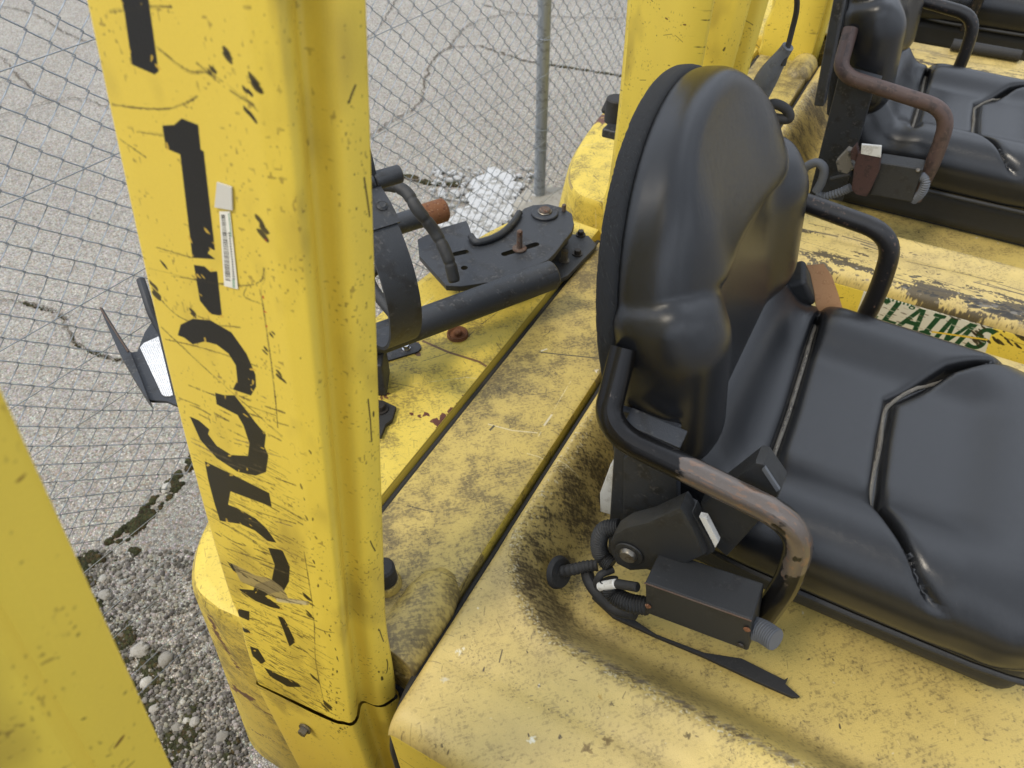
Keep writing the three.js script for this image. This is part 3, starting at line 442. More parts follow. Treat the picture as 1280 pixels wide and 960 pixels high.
crack([[0, 146], [64, 127], [98, 124], [139, 137]], 0.005, 5); crack([[0, 70], [40, 112], [64, 127]], 0.005, 6); crack([[0, 8], [40, 18], [80, 40], [110, 55]], 0.005, 7);
crack([[-10, 374], [45, 383], [75, 395], [95, 430], [120, 443], [150, 452], [200, 470]], 0.0045, 8); crack([[495, 0], [470, 40], [440, 60]], 0.004, 9); crack([[500, 222], [540, 230], [585, 232]], 0.012, 10);

// moss: tiny tufts, nobody could count them
{
  const rnd = mulberry(88), g = new THREE.IcosahedronGeometry(1, 0), spots = [];
  const along = (px, n, w, h) => { const p = curve2(px.map(q => PY(q[0], q[1], 0)), 80); for (let i = 0; i < n; i++) { const q = p[Math.floor(rnd() * p.length)]; const X = q.x + (rnd() + rnd() - 1) * w, Z = q.z + (rnd() + rnd() - 1) * w, cov = fbm(X * 28 + 50, Z * 28 + 50, 93, 3); if (cov > 0.42) spots.push([X, Z, h * (0.35 + rnd()) * sst(0.38, 0.56, cov)]); } };
  along([[98, 712], [130, 690], [165, 662], [195, 632], [225, 600], [245, 575]], 2600, 0.026, 0.009); along([[150, 700], [172, 690]], 160, 0.014, 0.008);
  along([[140, 800], [160, 830], [180, 860], [205, 890], [240, 925], [265, 950]], 7500, 0.065, 0.0055); along([[105, 725], [115, 745], [118, 770]], 400, 0.022, 0.006);
  along([[30, 380], [75, 395], [95, 430], [120, 443], [160, 455]], 200, 0.009, 0.0045); along([[505, 220], [540, 230], [580, 232]], 420, 0.016, 0.009); along([[672, 80], [720, 87], [782, 97]], 160, 0.014, 0.008);
  const m = new THREE.InstancedMesh(g, std({ color: 0xffffff, roughness: 1 }), spots.length), o = new THREE.Object3D(), c = new THREE.Color();
  spots.forEach(([x, z, s], i) => { o.position.set(x, 0.004, z); o.rotation.set(rnd() * 6, rnd() * 6, 0); o.scale.set(s, s * 0.8, s); o.updateMatrix(); m.setMatrixAt(i, o.matrix); const k = 0.5 + rnd() * 0.9; const br = rnd() < 0.3 ? 1.5 : 1; c.setRGB(0.034 * k * br, 0.036 * k, 0.012 * k); m.setColorAt(i, c); });
  shadows(m); m.name = 'moss'; m.userData = { kind: 'stuff', label: 'dark green moss growing along cracks and fence foot', category: 'moss' }; scene.add(m);
}
// loose gravel
{
  const rnd = mulberry(99), g = new THREE.IcosahedronGeometry(1, 1); { const p = g.attributes.position; for (let i = 0; i < p.count; i++) { const x = p.getX(i), y = p.getY(i), z = p.getZ(i), k = 0.75 + 0.5 * vnoise(x * 1.7 + 9, y * 1.7 + z * 2.3 + 7, 3); p.setXYZ(i, x * k, y * k * 0.75, z * k); } g.computeVertexNormals(); }
  const m = new THREE.InstancedMesh(g, std({ color: 0xffffff, roughness: 0.9 }), 5200), o = new THREE.Object3D(), c = new THREE.Color();
  for (let i = 0; i < 5200; i++) { const u = 95 + rnd() * 215, v = 690 + rnd() * 290, p = PY(u, v, 0), s = 0.0022 + rnd() * rnd() * 0.0065; o.position.set(p.x, 0.003 + s * 0.3, p.z); o.rotation.set(rnd() * 6, rnd() * 6, rnd() * 6); o.scale.set(s, s, s); o.updateMatrix(); m.setMatrixAt(i, o.matrix); const k = 0.08 + rnd() * rnd() * 0.42; c.setRGB(k, k * (0.88 + rnd() * 0.08), k * (0.72 + rnd() * 0.14)); m.setColorAt(i, c); }
  shadows(m); m.name = 'gravel'; m.userData = { kind: 'stuff', label: 'loose small gravel between fence and counterweight', category: 'gravel' }; scene.add(m);
  // larger pale stones, one by one
  const big = [[208, 609, 13, 'mossy corner'], [175, 813, 17], [207, 823, 15], [182, 853, 13], [192, 886, 10], [220, 908, 10], [232, 900, 8], [242, 902, 11], [277, 920, 13], [128, 722, 9], [130, 743, 12], [146, 716, 7], [162, 690, 6], [185, 835, 6], [171, 847, 6], [228, 876, 7], [150, 727, 6], [268, 912, 6]];
  const st = [0, 1, 2].map(q => { const s = new THREE.IcosahedronGeometry(1, 2), p = s.attributes.position; for (let i = 0; i < p.count; i++) { const x = p.getX(i), y = p.getY(i), z = p.getZ(i), k = 0.7 + 0.55 * fbm(x * 1.3 + 9 + q * 5, y * 1.3 + z * 1.9 + 7, 3 + q, 2); p.setXYZ(i, x * k * 1.15, y * k * 0.7, z * k); } return smooth(s, 0.5); });
  const sm = [[180, 177, 168], [160, 156, 148], [136, 132, 124]].map((c, q) => std({ map: speckle(c, [220, 218, 212], [110, 104, 94], 340 + q, 0.6, 0.6, 0.5), roughness: 0.9 }));
  big.forEach(([u, v, d, special], i) => { const p = PY(u, v, 0.01), s = d / 2 / FPX * p.distanceTo(CAM), m = top('stone', st[i % 3], sm[i % 3]); m.position.set(p.x, s * 0.45, p.z); m.rotation.y = rnd() * 6; m.scale.setScalar(s); if (special || d >= 13) tag(m, [ 'pale stone in the moss at the foot of the fence', 'largest white stone in the dark moss near the forklift', 'grey stone beside the largest white stone', 'flat white stone just below the largest white stone', '', '', '', '', 'pale stone at the foot of the dented counterweight'][i], 'stone', 'pale stones beside the fence'); else tag(m, 'small pale stone lying in the dark moss and gravel', 'stone', 'pale stones beside the fence'); });
}
// ------------------------------------------------------------------ chain link fence, its post, the spill round the post
const FA = V(-1.57, 0, -0.40), FD = V(0.1049, 0, -0.9945), FN = V(0.9945, 0, 0.1049);   // foot of the mesh, its direction, towards the trucks
{
  const fence = new THREE.Group(); fence.name = 'chain_link_fence'; scene.add(fence); fence.position.copy(FA);
  tag(fence, 'galvanised chain link fence with straight wires standing behind the forklifts', 'fence');
  const L = 0.036, rnd = mulberry(17), H = 1.72;
  const warp = (s, y) => (fbm(s * 2.2 + 30, y * 2.2 + 30, 61, 3) - 0.5);
  for (let k = -16; k < 150; k++) {
    const pts = [], n = Math.round(H / L), j0 = (rnd() - .5) * 0.004;
    for (let i = 0; i <= n; i++) {
      const side = (i + k) & 1, y0 = 0.012 + i * L, s0 = (k + (side ? 1.06 : -0.06)) * L;
      const s = s0 + warp(s0, y0) * 0.022 + j0 * 0.6, y = Math.max(0.006, y0 + warp(s0 + 50, y0) * 0.016), o = warp(s0 + 9, y0 + 40) * 0.04 + (side ? 0.0022 : -0.0022);
      const p = FD.clone().multiplyScalar(s).addScaledVector(FN, o); p.y = y;
      if (i) { const a = pts[pts.length - 1], q = a.clone().lerp(p, 0.5); q.addScaledVector(FN, ((i + k) & 1 ? 1 : -1) * 0.0012); pts.push(q); }
      pts.push(p);
    }
    part(fence, 'wire', sweep(pts, 0.0018, 4, false), M.wire);
  }
  // straight strands in front of the mesh
  const rows = [[0, 90], [0, 259], [0, 435], [11, 510], [36, 569], [60, 625], [103, 718], [127, 768], [144, 797], [160, 847], [170, 869]];
  const strandX = (u, v) => { const d = ray(u, v), o = FA.clone().addScaledVector(FN, 0.50), t = o.clone().sub(CAM).dot(FN) / d.dot(FN); return d.multiplyScalar(t).add(CAM); };
  for (const [u, v] of rows) { const p = strandX(u, v), y = Math.max(0.02, p.y), a = p.clone().addScaledVector(FD, -0.6).sub(FA), b = p.clone().addScaledVector(FD, 4.6).sub(FA); a.y = y + (rnd() - .5) * 0.01; b.y = y + (rnd() - .5) * 0.03; const m = a.clone().lerp(b, 0.5); m.y -= 0.006; part(fence, 'straight_wire', sweep(spline([a, m, b], 12), 0.0009, 5, false), M.wire); }
}
{
  const base = PY(674, 247, 0), post = new THREE.Group(); post.name = 'fence_post'; post.position.set(base.x, 0, base.z); scene.add(post); tag(post, 'round galvanised steel post of the chain link fence', 'fence post');
  const R = 0.0255; part(post, 'tube', sweep([V(0, 0.0, 0), V(0, 0.9, 0), V(0, 1.86, 0)], R, 24), M.galv);
  part(post, 'cap', new THREE.SphereGeometry(R * 1.12, 20, 8, 0, 6.2832, 0, 1.5708).translate(0, 1.855, 0), M.galv);
  for (const y of [0.24, 0.33, 0.7, 0.98, 1.3]) { const pts = []; for (let i = 0; i <= 16; i++) { const a = -0.6 + i / 16 * 4.3; pts.push(V(Math.cos(a) * (R + 0.002), y + i * 0.0008, Math.sin(a) * (R + 0.002))); } part(post, 'tie_wire', sweep(pts, 0.0018, 5), M.wire); }
  // ragged concrete collar and white spill
  const rnd = mulberry(23);
  const col = top('concrete_footing', patch([[640, 262], [655, 240], [690, 238], [722, 246], [722, 300], [690, 310], [650, 296]].map(p => PY(p[0], p[1], 0)), 0.006, rnd, 0.025, 0.014), std({ map: speckle([176, 172, 162], [202, 198, 190], [140, 132, 120], 351, 0.6, 0.6, 0.3), roughness: 0.95, bumpMap: grain(0.05), bumpScale: 0.002 }));
  tag(col, 'rough pale concrete collar at the foot of the fence post', 'concrete');
  const wm = std({ map: speckle([222, 224, 226], [238, 238, 238], [160, 158, 152], 355, 0.7, 0.9, 0.25), roughness: 0.85, bumpMap: grain(0.04), bumpScale: 0.003 });
  const sp = top('white_spill', patch([[560, 300], [548, 285], [560, 272], [585, 258], [592, 232], [612, 215], [640, 218], [652, 236], [640, 262], [632, 290], [610, 318], [585, 312]].map(p => PY(p[0], p[1], 0)), 0.006, rnd, 0.05, 0.008), wm);
  tag(sp, 'hardened white plaster spill on the ground beside the fence post', 'spill');
  const lump = new THREE.InstancedMesh(new THREE.IcosahedronGeometry(1, 1), wm, 420), o = new THREE.Object3D(); for (let i = 0; i < 420; i++) { const p = PY(lerp(540, 668, rnd()), lerp(212, 320, rnd()), 0), s = 0.004 + rnd() * rnd() * 0.016; o.position.set(p.x, 0.01, p.z); o.rotation.set(rnd() * 6, rnd() * 6, 0); o.scale.set(s * 1.4, s * 0.6, s); o.updateMatrix(); lump.setMatrixAt(i, o.matrix); }
  shadows(lump); lump.name = 'white_crumbs'; lump.userData = { kind: 'stuff', label: 'white crumbs of plaster scattered round the spill', category: 'crumbs' }; scene.add(lump);
}

// ------------------------------------------------------------------ forklift
const O = V(-0.1, 0, -0.76), ZC = -0.76;
const fp = (parent, name, geo, mat, label) => { geo.translate(-O.x, 0, -O.z); return part(parent, name, geo, mat, label); };
function mirrorZ(g) { g = g.index ? g.toNonIndexed() : g.clone(); const p = g.attributes.position, n = g.attributes.normal, u = g.attributes.uv; for (let i = 0; i < p.count; i++) { p.setZ(i, 2 * ZC - p.getZ(i)); if (n) n.setZ(i, -n.getZ(i)); } for (const a of [p, n, u]) if (a) for (let i = 0; i < a.count; i += 3) { const s = a.itemSize; for (let k = 0; k < s; k++) { const t = a.array[(i + 1) * s + k]; a.array[(i + 1) * s + k] = a.array[(i + 2) * s + k]; a.array[(i + 2) * s + k] = t; } } return g; }
// cross-section of the leg, [x, z, metres along from the front corner of the flat face]
function legSection(bulge, out, k2 = 1) {
  const P0 = new THREE.Vector2(LB.P0[0] - bulge, LB.P0[1]), P1 = new THREE.Vector2(...LB.P1), P3 = new THREE.Vector2(...LB.P3), e1 = P1.clone().sub(P0).normalize(), e2 = P3.clone().sub(P1).normalize(), n1 = new THREE.Vector2(-e1.y, e1.x), n2 = new THREE.Vector2(-e2.y, e2.x);
  const r = []; const w1 = P0.distanceTo(P1), w2 = P1.distanceTo(P3);
  const at1 = (t, d) => { const p = P0.clone().addScaledVector(e1, t).addScaledVector(n1, d); r.push([p.x, p.y, t - w1]); }, at2 = (t0, d) => { const t = t0 * k2; const p = P1.clone().addScaledVector(e2, t).addScaledVector(n2, d); r.push([p.x, p.y, t0]); };
  at1(0.010, -0.034); at1(0.002, -0.03); at1(0, -0.004); at1(0.0012, -0.0012); at1(0.004, 0);
  for (let i = 1; i <= 6; i++) at1(w1 * i / 8, 0);
  at1(w1 - 0.020, 0); at1(w1 - 0.014, -0.0004); at1(w1 - 0.008, -0.0022); at2(0.003, -0.0016); at2(0.007, -0.0006); at2(0.011, -0.0016); at2(0.015, -0.0050); at2(0.019, -0.0110); at2(0.0225, -0.0165); at2(0.026, -0.0185); at2(0.030, -0.0165); at2(0.034, -0.0110); at2(0.038, -0.0055); at2(0.043, -0.0018); at2(0.048, 0.0002);
  at2(0.056, 0.0002); at2(w2 - 0.005, -0.0008); at2(w2 - 0.0015, -0.003); at2(w2, -0.007);
  at2(w2 - 0.004, -0.03); at2(w2 - 0.03, -0.05);
  return out ? r.map(([x, y, u]) => { const c = [-0.395, -0.245], d = Math.hypot(x - c[0], y - c[1]); return [x + (x - c[0]) / d * out, y + (y - c[1]) / d * out, u]; }) : r;
}
function legGeo(y0, y1, n, shift, bulgeK = 1, out = 0) {   // shift(y) -> [dx, dz]
  const pos = [], uv = [], idx = []; let w = 0;
  for (let j = 0; j <= n; j++) {
    const y = lerp(y0, y1, j / n), f = (y - LY0) / (LY1 - LY0), s = legSection(bulgeK * (0.016 * Math.sin(Math.PI * clamp(f, 0, 1)) - 0.006 * Math.exp(-(((y - 0.985) / 0.025) ** 2))), out, lerp(1, 0.84, sst(0.855, 1.05, y))), [dx, dz] = shift(y);
    s.push(s[0]); w = s.length; s.forEach(([x, z, u], i) => { pos.push(x + dx, y, z + dz); uv.push(i === w - 1 ? 0.12 : u, y); });
  }
  for (let j = 0; j < n; j++) for (let i = 0; i < w - 1; i++) { const a = j * w + i, b = a + w; idx.push(a, a + 1, b, b, a + 1, b + 1); }
  const g = new THREE.BufferGeometry(); g.setAttribute('position', new THREE.Float32BufferAttribute(pos, 3)); g.setAttribute('uv', new THREE.Float32BufferAttribute(uv, 2)); g.setIndex(idx); g.computeVertexNormals(); return g;
}
const legShift = y => { const f = (y - LY0) / (LY1 - LY0); return [LSH[0] * f, LSH[1] * f]; };

function hoodGeo() {
  const xs = [], prof = [];
  for (const t of [0, 0.002, 0.005, 0.009, 0.014]) xs.push(-0.286 + t); for (let x = -0.265; x < 0.42; x += 0.0075) xs.push(x); for (let x = 0.43; x <= 0.9; x += 0.04) xs.push(x);
  const R = 0.030; for (let i = 0; i <= 8; i++) { const a = i / 8 * Math.PI / 2; prof.push([-0.22 - R + R * Math.cos(a), 0.92 - R + R * Math.sin(a)]); }
  for (let z = -0.22 - R - 0.0075; z > -1.255 + R; z -= 0.0075) prof.push([z, 0.92]);
  for (let i = 8; i >= 0; i--) { const a = i / 8 * Math.PI / 2; prof.push([-1.255 + R - R * Math.cos(a), 0.92 - R + R * Math.sin(a)]); }
  const bead = [[565, 825], [640, 852], [740, 902], [900, 985], [1100, 1085]].map(p => PY(p[0], p[1], 0.92));
  const segd = (x, z) => { let m = 9; for (let i = 0; i < bead.length - 1; i++) { const a = bead[i], b = bead[i + 1], dx = b.x - a.x, dz = b.z - a.z, t = clamp(((x - a.x) * dx + (z - a.z) * dz) / (dx * dx + dz * dz), 0, 1); m = Math.min(m, Math.hypot(x - a.x - dx * t, z - a.z - dz * t)); } return m; };
  const pos = [], uv = [], idx = [];
  for (const x of xs) for (const [z, y0] of prof) {
    const m = sst(0.006, -0.085, traySdf(x, z)), e = (x + 0.286) / 0.014, rr = e < 1 ? 0.012 * (1 - Math.sqrt(Math.max(0, 1 - (1 - e) ** 2))) : 0;
    const lip = 0.004 * Math.exp(-(((traySdf(x, z) - 0.012) / 0.010) ** 2)), bd = z > -0.4 ? -0.005 * Math.exp(-((segd(x, z) / 0.012) ** 2)) : 0, wav = (fbm(x * 6 + 9, z * 6 + 9, 5, 2) - .5) * 0.004;
    pos.push(x, y0 - 0.088 * m - rr + lip + bd + wav * (y0 > 0.9 ? 1 : 0.3), z); uv.push(x, z);
  }
  const w = prof.length; for (let i = 0; i < xs.length - 1; i++) for (let k = 0; k < w - 1; k++) { const a = i * w + k, b = a + w; idx.push(a, b, a + 1, a + 1, b, b + 1); }
  const g = new THREE.BufferGeometry(); g.setAttribute('position', new THREE.Float32BufferAttribute(pos, 3)); g.setAttribute('uv', new THREE.Float32BufferAttribute(uv, 2)); g.setIndex(idx); g.computeVertexNormals(); return g;
}
const hexBolt = (c, r, h, n = V(0, 1, 0), washer = 1.5) => { const a = new THREE.CylinderGeometry(r * 0.95, r, h, 6).toNonIndexed(); a.computeVertexNormals(); a.translate(0, h / 2 + 0.0025, 0); const b = new THREE.CylinderGeometry(r * washer, r * washer, 0.0025, 18).toNonIndexed(); b.translate(0, 0.00125, 0); const g = mergeGeometries([a, b]); g.applyQuaternion(new THREE.Quaternion().setFromUnitVectors(V(0, 1, 0), n)); g.translate(c.x, c.y, c.z); return g; };

const truck = new THREE.Group(); truck.name = numbered('forklift'); scene.add(truck); truck.position.copy(O);
fp(truck, 'hood', hoodGeo(), M.deck);
for (const z of [-0.228, -1.247]) fp(truck, 'side_panel', boxUV(boxAt(V(0.305, 0.635, z), 1.18, 0.512, 0.016, 0.004)), M.side);
fp(truck, 'chassis', boxUV(boxAt(V(0.1, 0.42, ZC), 1.5, 0.36, 0.98, 0.02)), M.steel);
// cover between hood and counterweight
{
  fp(truck, 'inner_frame', boxUV(boxAt(V(-0.38, 0.70, ZC), 0.20, 0.26, 0.98, 0.01)), M.steel);
  const out = [V(-0.462, 0, -0.262), V(-0.462, 0, -0.30), V(-0.40, 0, -0.295), V(-0.298, 0, -0.289), V(-0.298, 0, -1.231), V(-0.462, 0, -1.231)].slice(1);
  fp(truck, 'rear_cover', plate(out, 0.92, 0.3, [], 0.011), M.deck);
}
{   // counterweight: curved tail
  const near = [[-0.474, -0.240], [-0.56, -0.232], [-0.61, -0.242], [-0.655, -0.29], [-0.69, -0.38], [-0.715, -0.52], [-0.728, -0.66]].map(p => V(p[0], 0, p[1]));
  const far = near.slice().reverse().map(p => V(p.x, 0, 2 * ZC - p.z)); const mid = curve2([...near.slice(1), V(-0.73, 0, ZC), ...far.slice(0, -1)], 48);
  let g = plate([near[0], ...mid, far[far.length - 1]], 0.92, 0.74, [], 0.02); const p = g.attributes.position;
  for (let i = 0; i < p.count; i++) { const y = p.getY(i), x = p.getX(i), z = p.getZ(i), k = sst(-0.5, -0.64, x); p.setX(i, x - k * 0.13 * clamp((0.92 - y) / 0.74, 0, 1)); if (Math.abs(z - ZC) > 0.3) p.setZ(i, z + Math.sign(z - ZC) * 0.012 * sst(0.92, 0.6, y) * k); }
  g = smooth(g, 0.7); const q = g.attributes.normal, u = g.attributes.uv; for (let i = 0; i < p.count; i++) if (Math.abs(q.getY(i)) < 0.55) u.setXY(i, clamp(p.getX(i), -0.84, 0.5), p.getY(i) * 0.9 - 1.3);
  var counterweight = fp(truck, 'counterweight', g, M.deck); scene.updateMatrixWorld(true); M.deck.map = deckMap(false); M.deckWorn.map = deckMap(true);
}
fp(truck, 'rubber_seal', sweep(filleted([V(-0.289, 0.9, -1.25), V(-0.289, 0.9, -0.262), V(-0.289, 0.84, -0.226), V(-0.289, 0.45, -0.222)], 0.05), 0.0065, 8), M.rubber);
fp(truck, 'rubber_seal', sweep([V(-0.468, 0.900, -1.25), V(-0.468, 0.900, -0.262)], 0.0065, 8), M.rubber);
const legR = fp(truck, 'overhead_guard_leg', legGeo(LY0, LTOP, 60, legShift), M.leg), legL = fp(truck, 'overhead_guard_leg', mirrorZ(legGeo(LY0, LTOP, 60, legShift, -1)), M.leg);
for (const m of [0, 1]) { const g = legGeo(0.4, 0.848, 14, y => [-(y - 0.85) * 0.02, (0.85 - y) * 0.03], 0, 0.0035); fp(truck, 'leg_socket', m ? mirrorZ(g) : g, M.leg); }
{ // lug with open end
  const pr = [[0.0, 0.14], [0.018, 0.134], [0.030, 0.118], [0.036, 0.09], [0.037, 0.0], [0.0355, -0.0015], [0.031, -0.0015], [0.030, 0.0], [0.030, 0.07], [0, 0.07]].map(p => new THREE.Vector2(...p));
  const mk = () => { const g = new THREE.LatheGeometry(pr, 28); g.rotateX(-Math.PI / 2); g.translate(-0.3265, 0.907, -0.2875); const u = g.attributes.uv, p = g.attributes.position; for (let i = 0; i < u.count; i++) u.setXY(i, p.getX(i), p.getZ(i)); return g; };
  fp(truck, 'guard_lug', mk(), M.deck); fp(truck, 'guard_lug', mirrorZ(mk()), M.deck);
}
for (const [x, z] of [[-0.38, -0.19], [-0.38, -1.33], [0.95, -0.19], [0.95, -1.33]]) {
  const s = z > ZC ? -1 : 1, R = x > 0 ? 0.33 : 0.26, w = sub(truck, 'wheel'); w.position.set(x - O.x, R, z - O.z + s * 0.16);
  const tg = new THREE.LatheGeometry([[R * 0.55, -0.07], [R * 0.93, -0.08], [R, -0.05], [R, 0.05], [R * 0.93, 0.08], [R * 0.55, 0.07]].map(p => new THREE.Vector2(...p)), 36); tg.rotateX(Math.PI / 2); part(w, 'tyre', tg, M.rubber);
  const rg = new THREE.LatheGeometry([[0, -0.03], [R * 0.4, -0.03], [R * 0.55, -0.068], [R * 0.56, 0.068], [R * 0.4, 0.03], [0, 0.03]].map(p => new THREE.Vector2(...p)), 28); rg.rotateX(Math.PI / 2); part(w, 'rim', rg, M.side);
}
// ------------------------------------------------------------------ seat
const SZ = -0.815;
const BO = [-0.150, 1.10], bt = [-0.223, 0.975];   // foot of the back and its lean
const toNT = (x, y) => { const dx = x - BO[0], dy = y - BO[1]; return [dx * bt[1] - dy * bt[0], dx * bt[0] + dy * bt[1]]; };
const fromNT = (n, t, z) => V(BO[0] + n * bt[1] + t * bt[0], BO[1] - n * bt[0] + t * bt[1], z);
const dome = (s, t, m) => { const a = 0.226 + m, b = 0.230 + m; if (t < 0.13) return Math.max(Math.abs(s) - a, -(t + 0.012 + m)); const k = Math.hypot(s / a, (t - 0.13) / b); return (k - 1) * k / Math.hypot(s / a / a, (t - 0.13) / b / b + 1e-6); };
const backSdf = (x, y, z) => {
  const [n, t] = toNT(x, y), s = Math.abs(z - SZ);
  const nf = lerp(0.088, 0.046, sst(0.16, 0.37, t)) + 0.010 * Math.exp(-(((s - 0.135) / 0.06) ** 2)) * sst(0.36, 0.24, t) - 0.030 * Math.pow(s / 0.23, 4);   // front of the upper pad
  let up = smax(smax(n - nf, -(n + 0.012), 0.012), dome(s, t, 0.004), 0.026);
  up = smax(up, 0.182 - 0.10 * Math.max(0, n - 0.05) - t, 0.030);
  let lo = rbox(n - 0.032, t - 0.098, s, 0.045, 0.108, 0.231, 0.026);
  lo = smin(lo, caps(n, t, s, 0.044, 0.030, 0.182, 0.060, 0.140, 0.184, 0.044), 0.06);
  return smin(up, lo, 0.006);
};
const shellSdf = (x, y, z) => { const [n, t] = toNT(x, y); return smax(dome(z - SZ, t, 0.007), Math.abs(n + 0.014) - 0.013, 0.010); };
const gr1 = [[-0.010, 1.05, -1.06], [-0.006, 1.05, -1.03], [-0.004, 1.06, -0.975], [-0.002, 1.058, -0.94], [0.004, 1.052, -0.80], [0.006, 1.058, -0.67], [0.008, 1.05, -0.63]];
const gr2 = [[0.30, 1.0, -1.07], [0.245, 1.05, -1.02], [0.185, 1.062, -0.968], [0.123, 1.058, -0.878], [0.125, 1.052, -0.80], [0.134, 1.056, -0.672], [0.190, 1.058, -0.600], [0.226, 1.03, -0.575]];
const polyd = (P, x, y, z) => { let m = 9; for (let i = 0; i < P.length - 1; i++) { const [ax, , az] = P[i], [bx, , bz] = P[i + 1], dx = bx - ax, dz = bz - az, t = clamp(((x - ax) * dx + (z - az) * dz) / (dx * dx + dz * dz), 0, 1); m = Math.min(m, Math.hypot(x - ax - dx * t, z - az - dz * t)); } return m; };
const cushSdf = (x, y, z) => {
  const s = Math.abs(z - SZ);
  let b = rbox(x - 0.157, y - 1.003, s, 0.282, 0.050, 0.236 - 0.05 * sst(0.29, 0.43, x), 0.042);
  b = smin(b, caps(x, y, s, 0.03, 1.032, 0.182, 0.22, 1.026, 0.178, 0.046), 0.05);          // side bolsters
  b = smin(b, caps(x, y, s, 0.29, 1.014, 0.0, 0.29, 1.014, 0.15, 0.044), 0.05);
  b = smin(b, caps(x, y, s, -0.105, 1.070, 0.0, -0.105, 1.075, 0.170, 0.052), 0.07);          // rising rear panel
  const g = Math.min(polyd(gr1, x, y, z), polyd(gr2, x, y, z));
  return smax(b, -(Math.hypot(g, Math.max(0, 1.045 - y)) - 0.0045 * (1 - 0.9 * sst(0.165, 0.215, s))), 0.014);
};
const seat = sub(truck, 'seat');
const CL = 0.0055;
fp(seat, 'backrest', surfaceNets(backSdf, [-0.29, 1.05, SZ - 0.26], [0.01, 1.50, SZ + 0.26], CL), M.vinyl);
fp(seat, 'back_shell', surfaceNets(shellSdf, [-0.28, 1.05, SZ - 0.27], [-0.08, 1.50, SZ + 0.27], CL), M.webbing);
fp(seat, 'cushion', surfaceNets(cushSdf, [-0.20, 0.93, SZ - 0.26], [0.49, 1.16, SZ + 0.26], CL), M.vinyl);
{ const zs = []; for (let i = 0; i <= 40; i++) { const a = i / 40 * 2 * Math.PI, c = Math.cos(a), s = Math.sin(a), q = Math.pow(Math.abs(c), 0.42) * Math.sign(c), r = Math.pow(Math.abs(s), 0.42) * Math.sign(s); zs.push(V(0.156 + 0.278 * q, 0.962, SZ + 0.231 * r)); } fp(seat, 'seat_piping', sweep(zs, 0.0045, 6, false), M.plastic); }
for (const P of [gr1, gr2]) { const pts = spline(P.map(p => V(...p)), 60).map(p => { let y = 1.12; while (y > 0.94 && cushSdf(p.x, y, p.z) > 0) y -= 0.001; return V(p.x, y + 0.0008, p.z); }).filter(p => p.y > 1.0 && p.z < SZ + 0.165); fp(seat, 'groove_piping', sweep(pts, 0.0036, 6), M.piping); }
fp(seat, 'seat_base', boxAt(V(0.13, 0.905, SZ), 0.48, 0.095, 0.38, 0.03), M.plastic);
for (const s of [1, -1]) fp(seat, 'slide_rail', boxAt(V(0.12, 0.865, SZ + s * 0.15), 0.48, 0.035, 0.04, 0.004), M.steel);
// back brackets
for (const s of [1, -1]) { fp(seat, 'back_bracket', boxUV(boxAt(V(-0.125, 1.04, SZ + s * 0.245), 0.075, 0.29, 0.010, 0.003, [0, 0, 0.06])), M.steel); fp(seat, 'bracket_tab', boxUV(boxAt(V(-0.12, 1.187, SZ + s * 0.262), 0.066, 0.007, 0.024, 0.002, [s * 0.25, 0, -0.1])), M.steel); }
// hip restraints
const armPath = s => filleted([V(-0.176, 1.262, SZ + s * 0.236), V(-0.170, 1.205, SZ + s * 0.284), V(-0.145, 1.190, SZ + s * 0.294), V(0.055, 1.166, SZ + s * 0.296), V(0.066, 1.075, SZ + s * 0.296), V(0.060, 0.965, SZ + s * 0.285)], 0.05, 8);
for (const s of [1, -1]) fp(seat, 'hip_restraint', sweep(armPath(s), 0.0150, 18), M.armBlack);

// ------------------------------------------------------------------ the other trucks: same build, their own paint
function another(dx, dy, dz) {
  const r = truck.clone(true); r.name = numbered('forklift'); r.position.set(O.x + dx, 0, O.z + dz); scene.add(r);
  r.traverse(o => { if (o.isMesh) { shadows(o); if (o.material === M.deck) o.material = M.deckWorn; } });
  r.getObjectByName('seat').position.y = dy; return r;
}
const PITCHZ = -1.14;
const truckB = another(0.03, -0.022, PITCHZ), truckC = another(0.03, -0.03, 2 * PITCHZ), truckD = another(-0.10, 0, -PITCHZ + 0.17);
tag(truck, 'yellow forklift with black digits painted on its leg and worn black seat', 'forklift', 'forklifts parked side by side');
tag(truckB, 'yellow forklift with green lettered sticker on its side and brown rusted hip restraint', 'forklift', 'forklifts parked side by side');
tag(truckC, 'yellow forklift beyond the one with the green sticker', 'forklift', 'forklifts parked side by side');
tag(truckD, 'yellow forklift on the side of the numbered leg, its scuffed leg leaning in close', 'forklift', 'forklifts parked side by side');
truckB.children.find(o => o.name === 'side_panel').material = M.sideSticker;
truckB.getObjectByName('seat').children.filter(o => o.name === 'hip_restraint')[0].material = M.armRust;
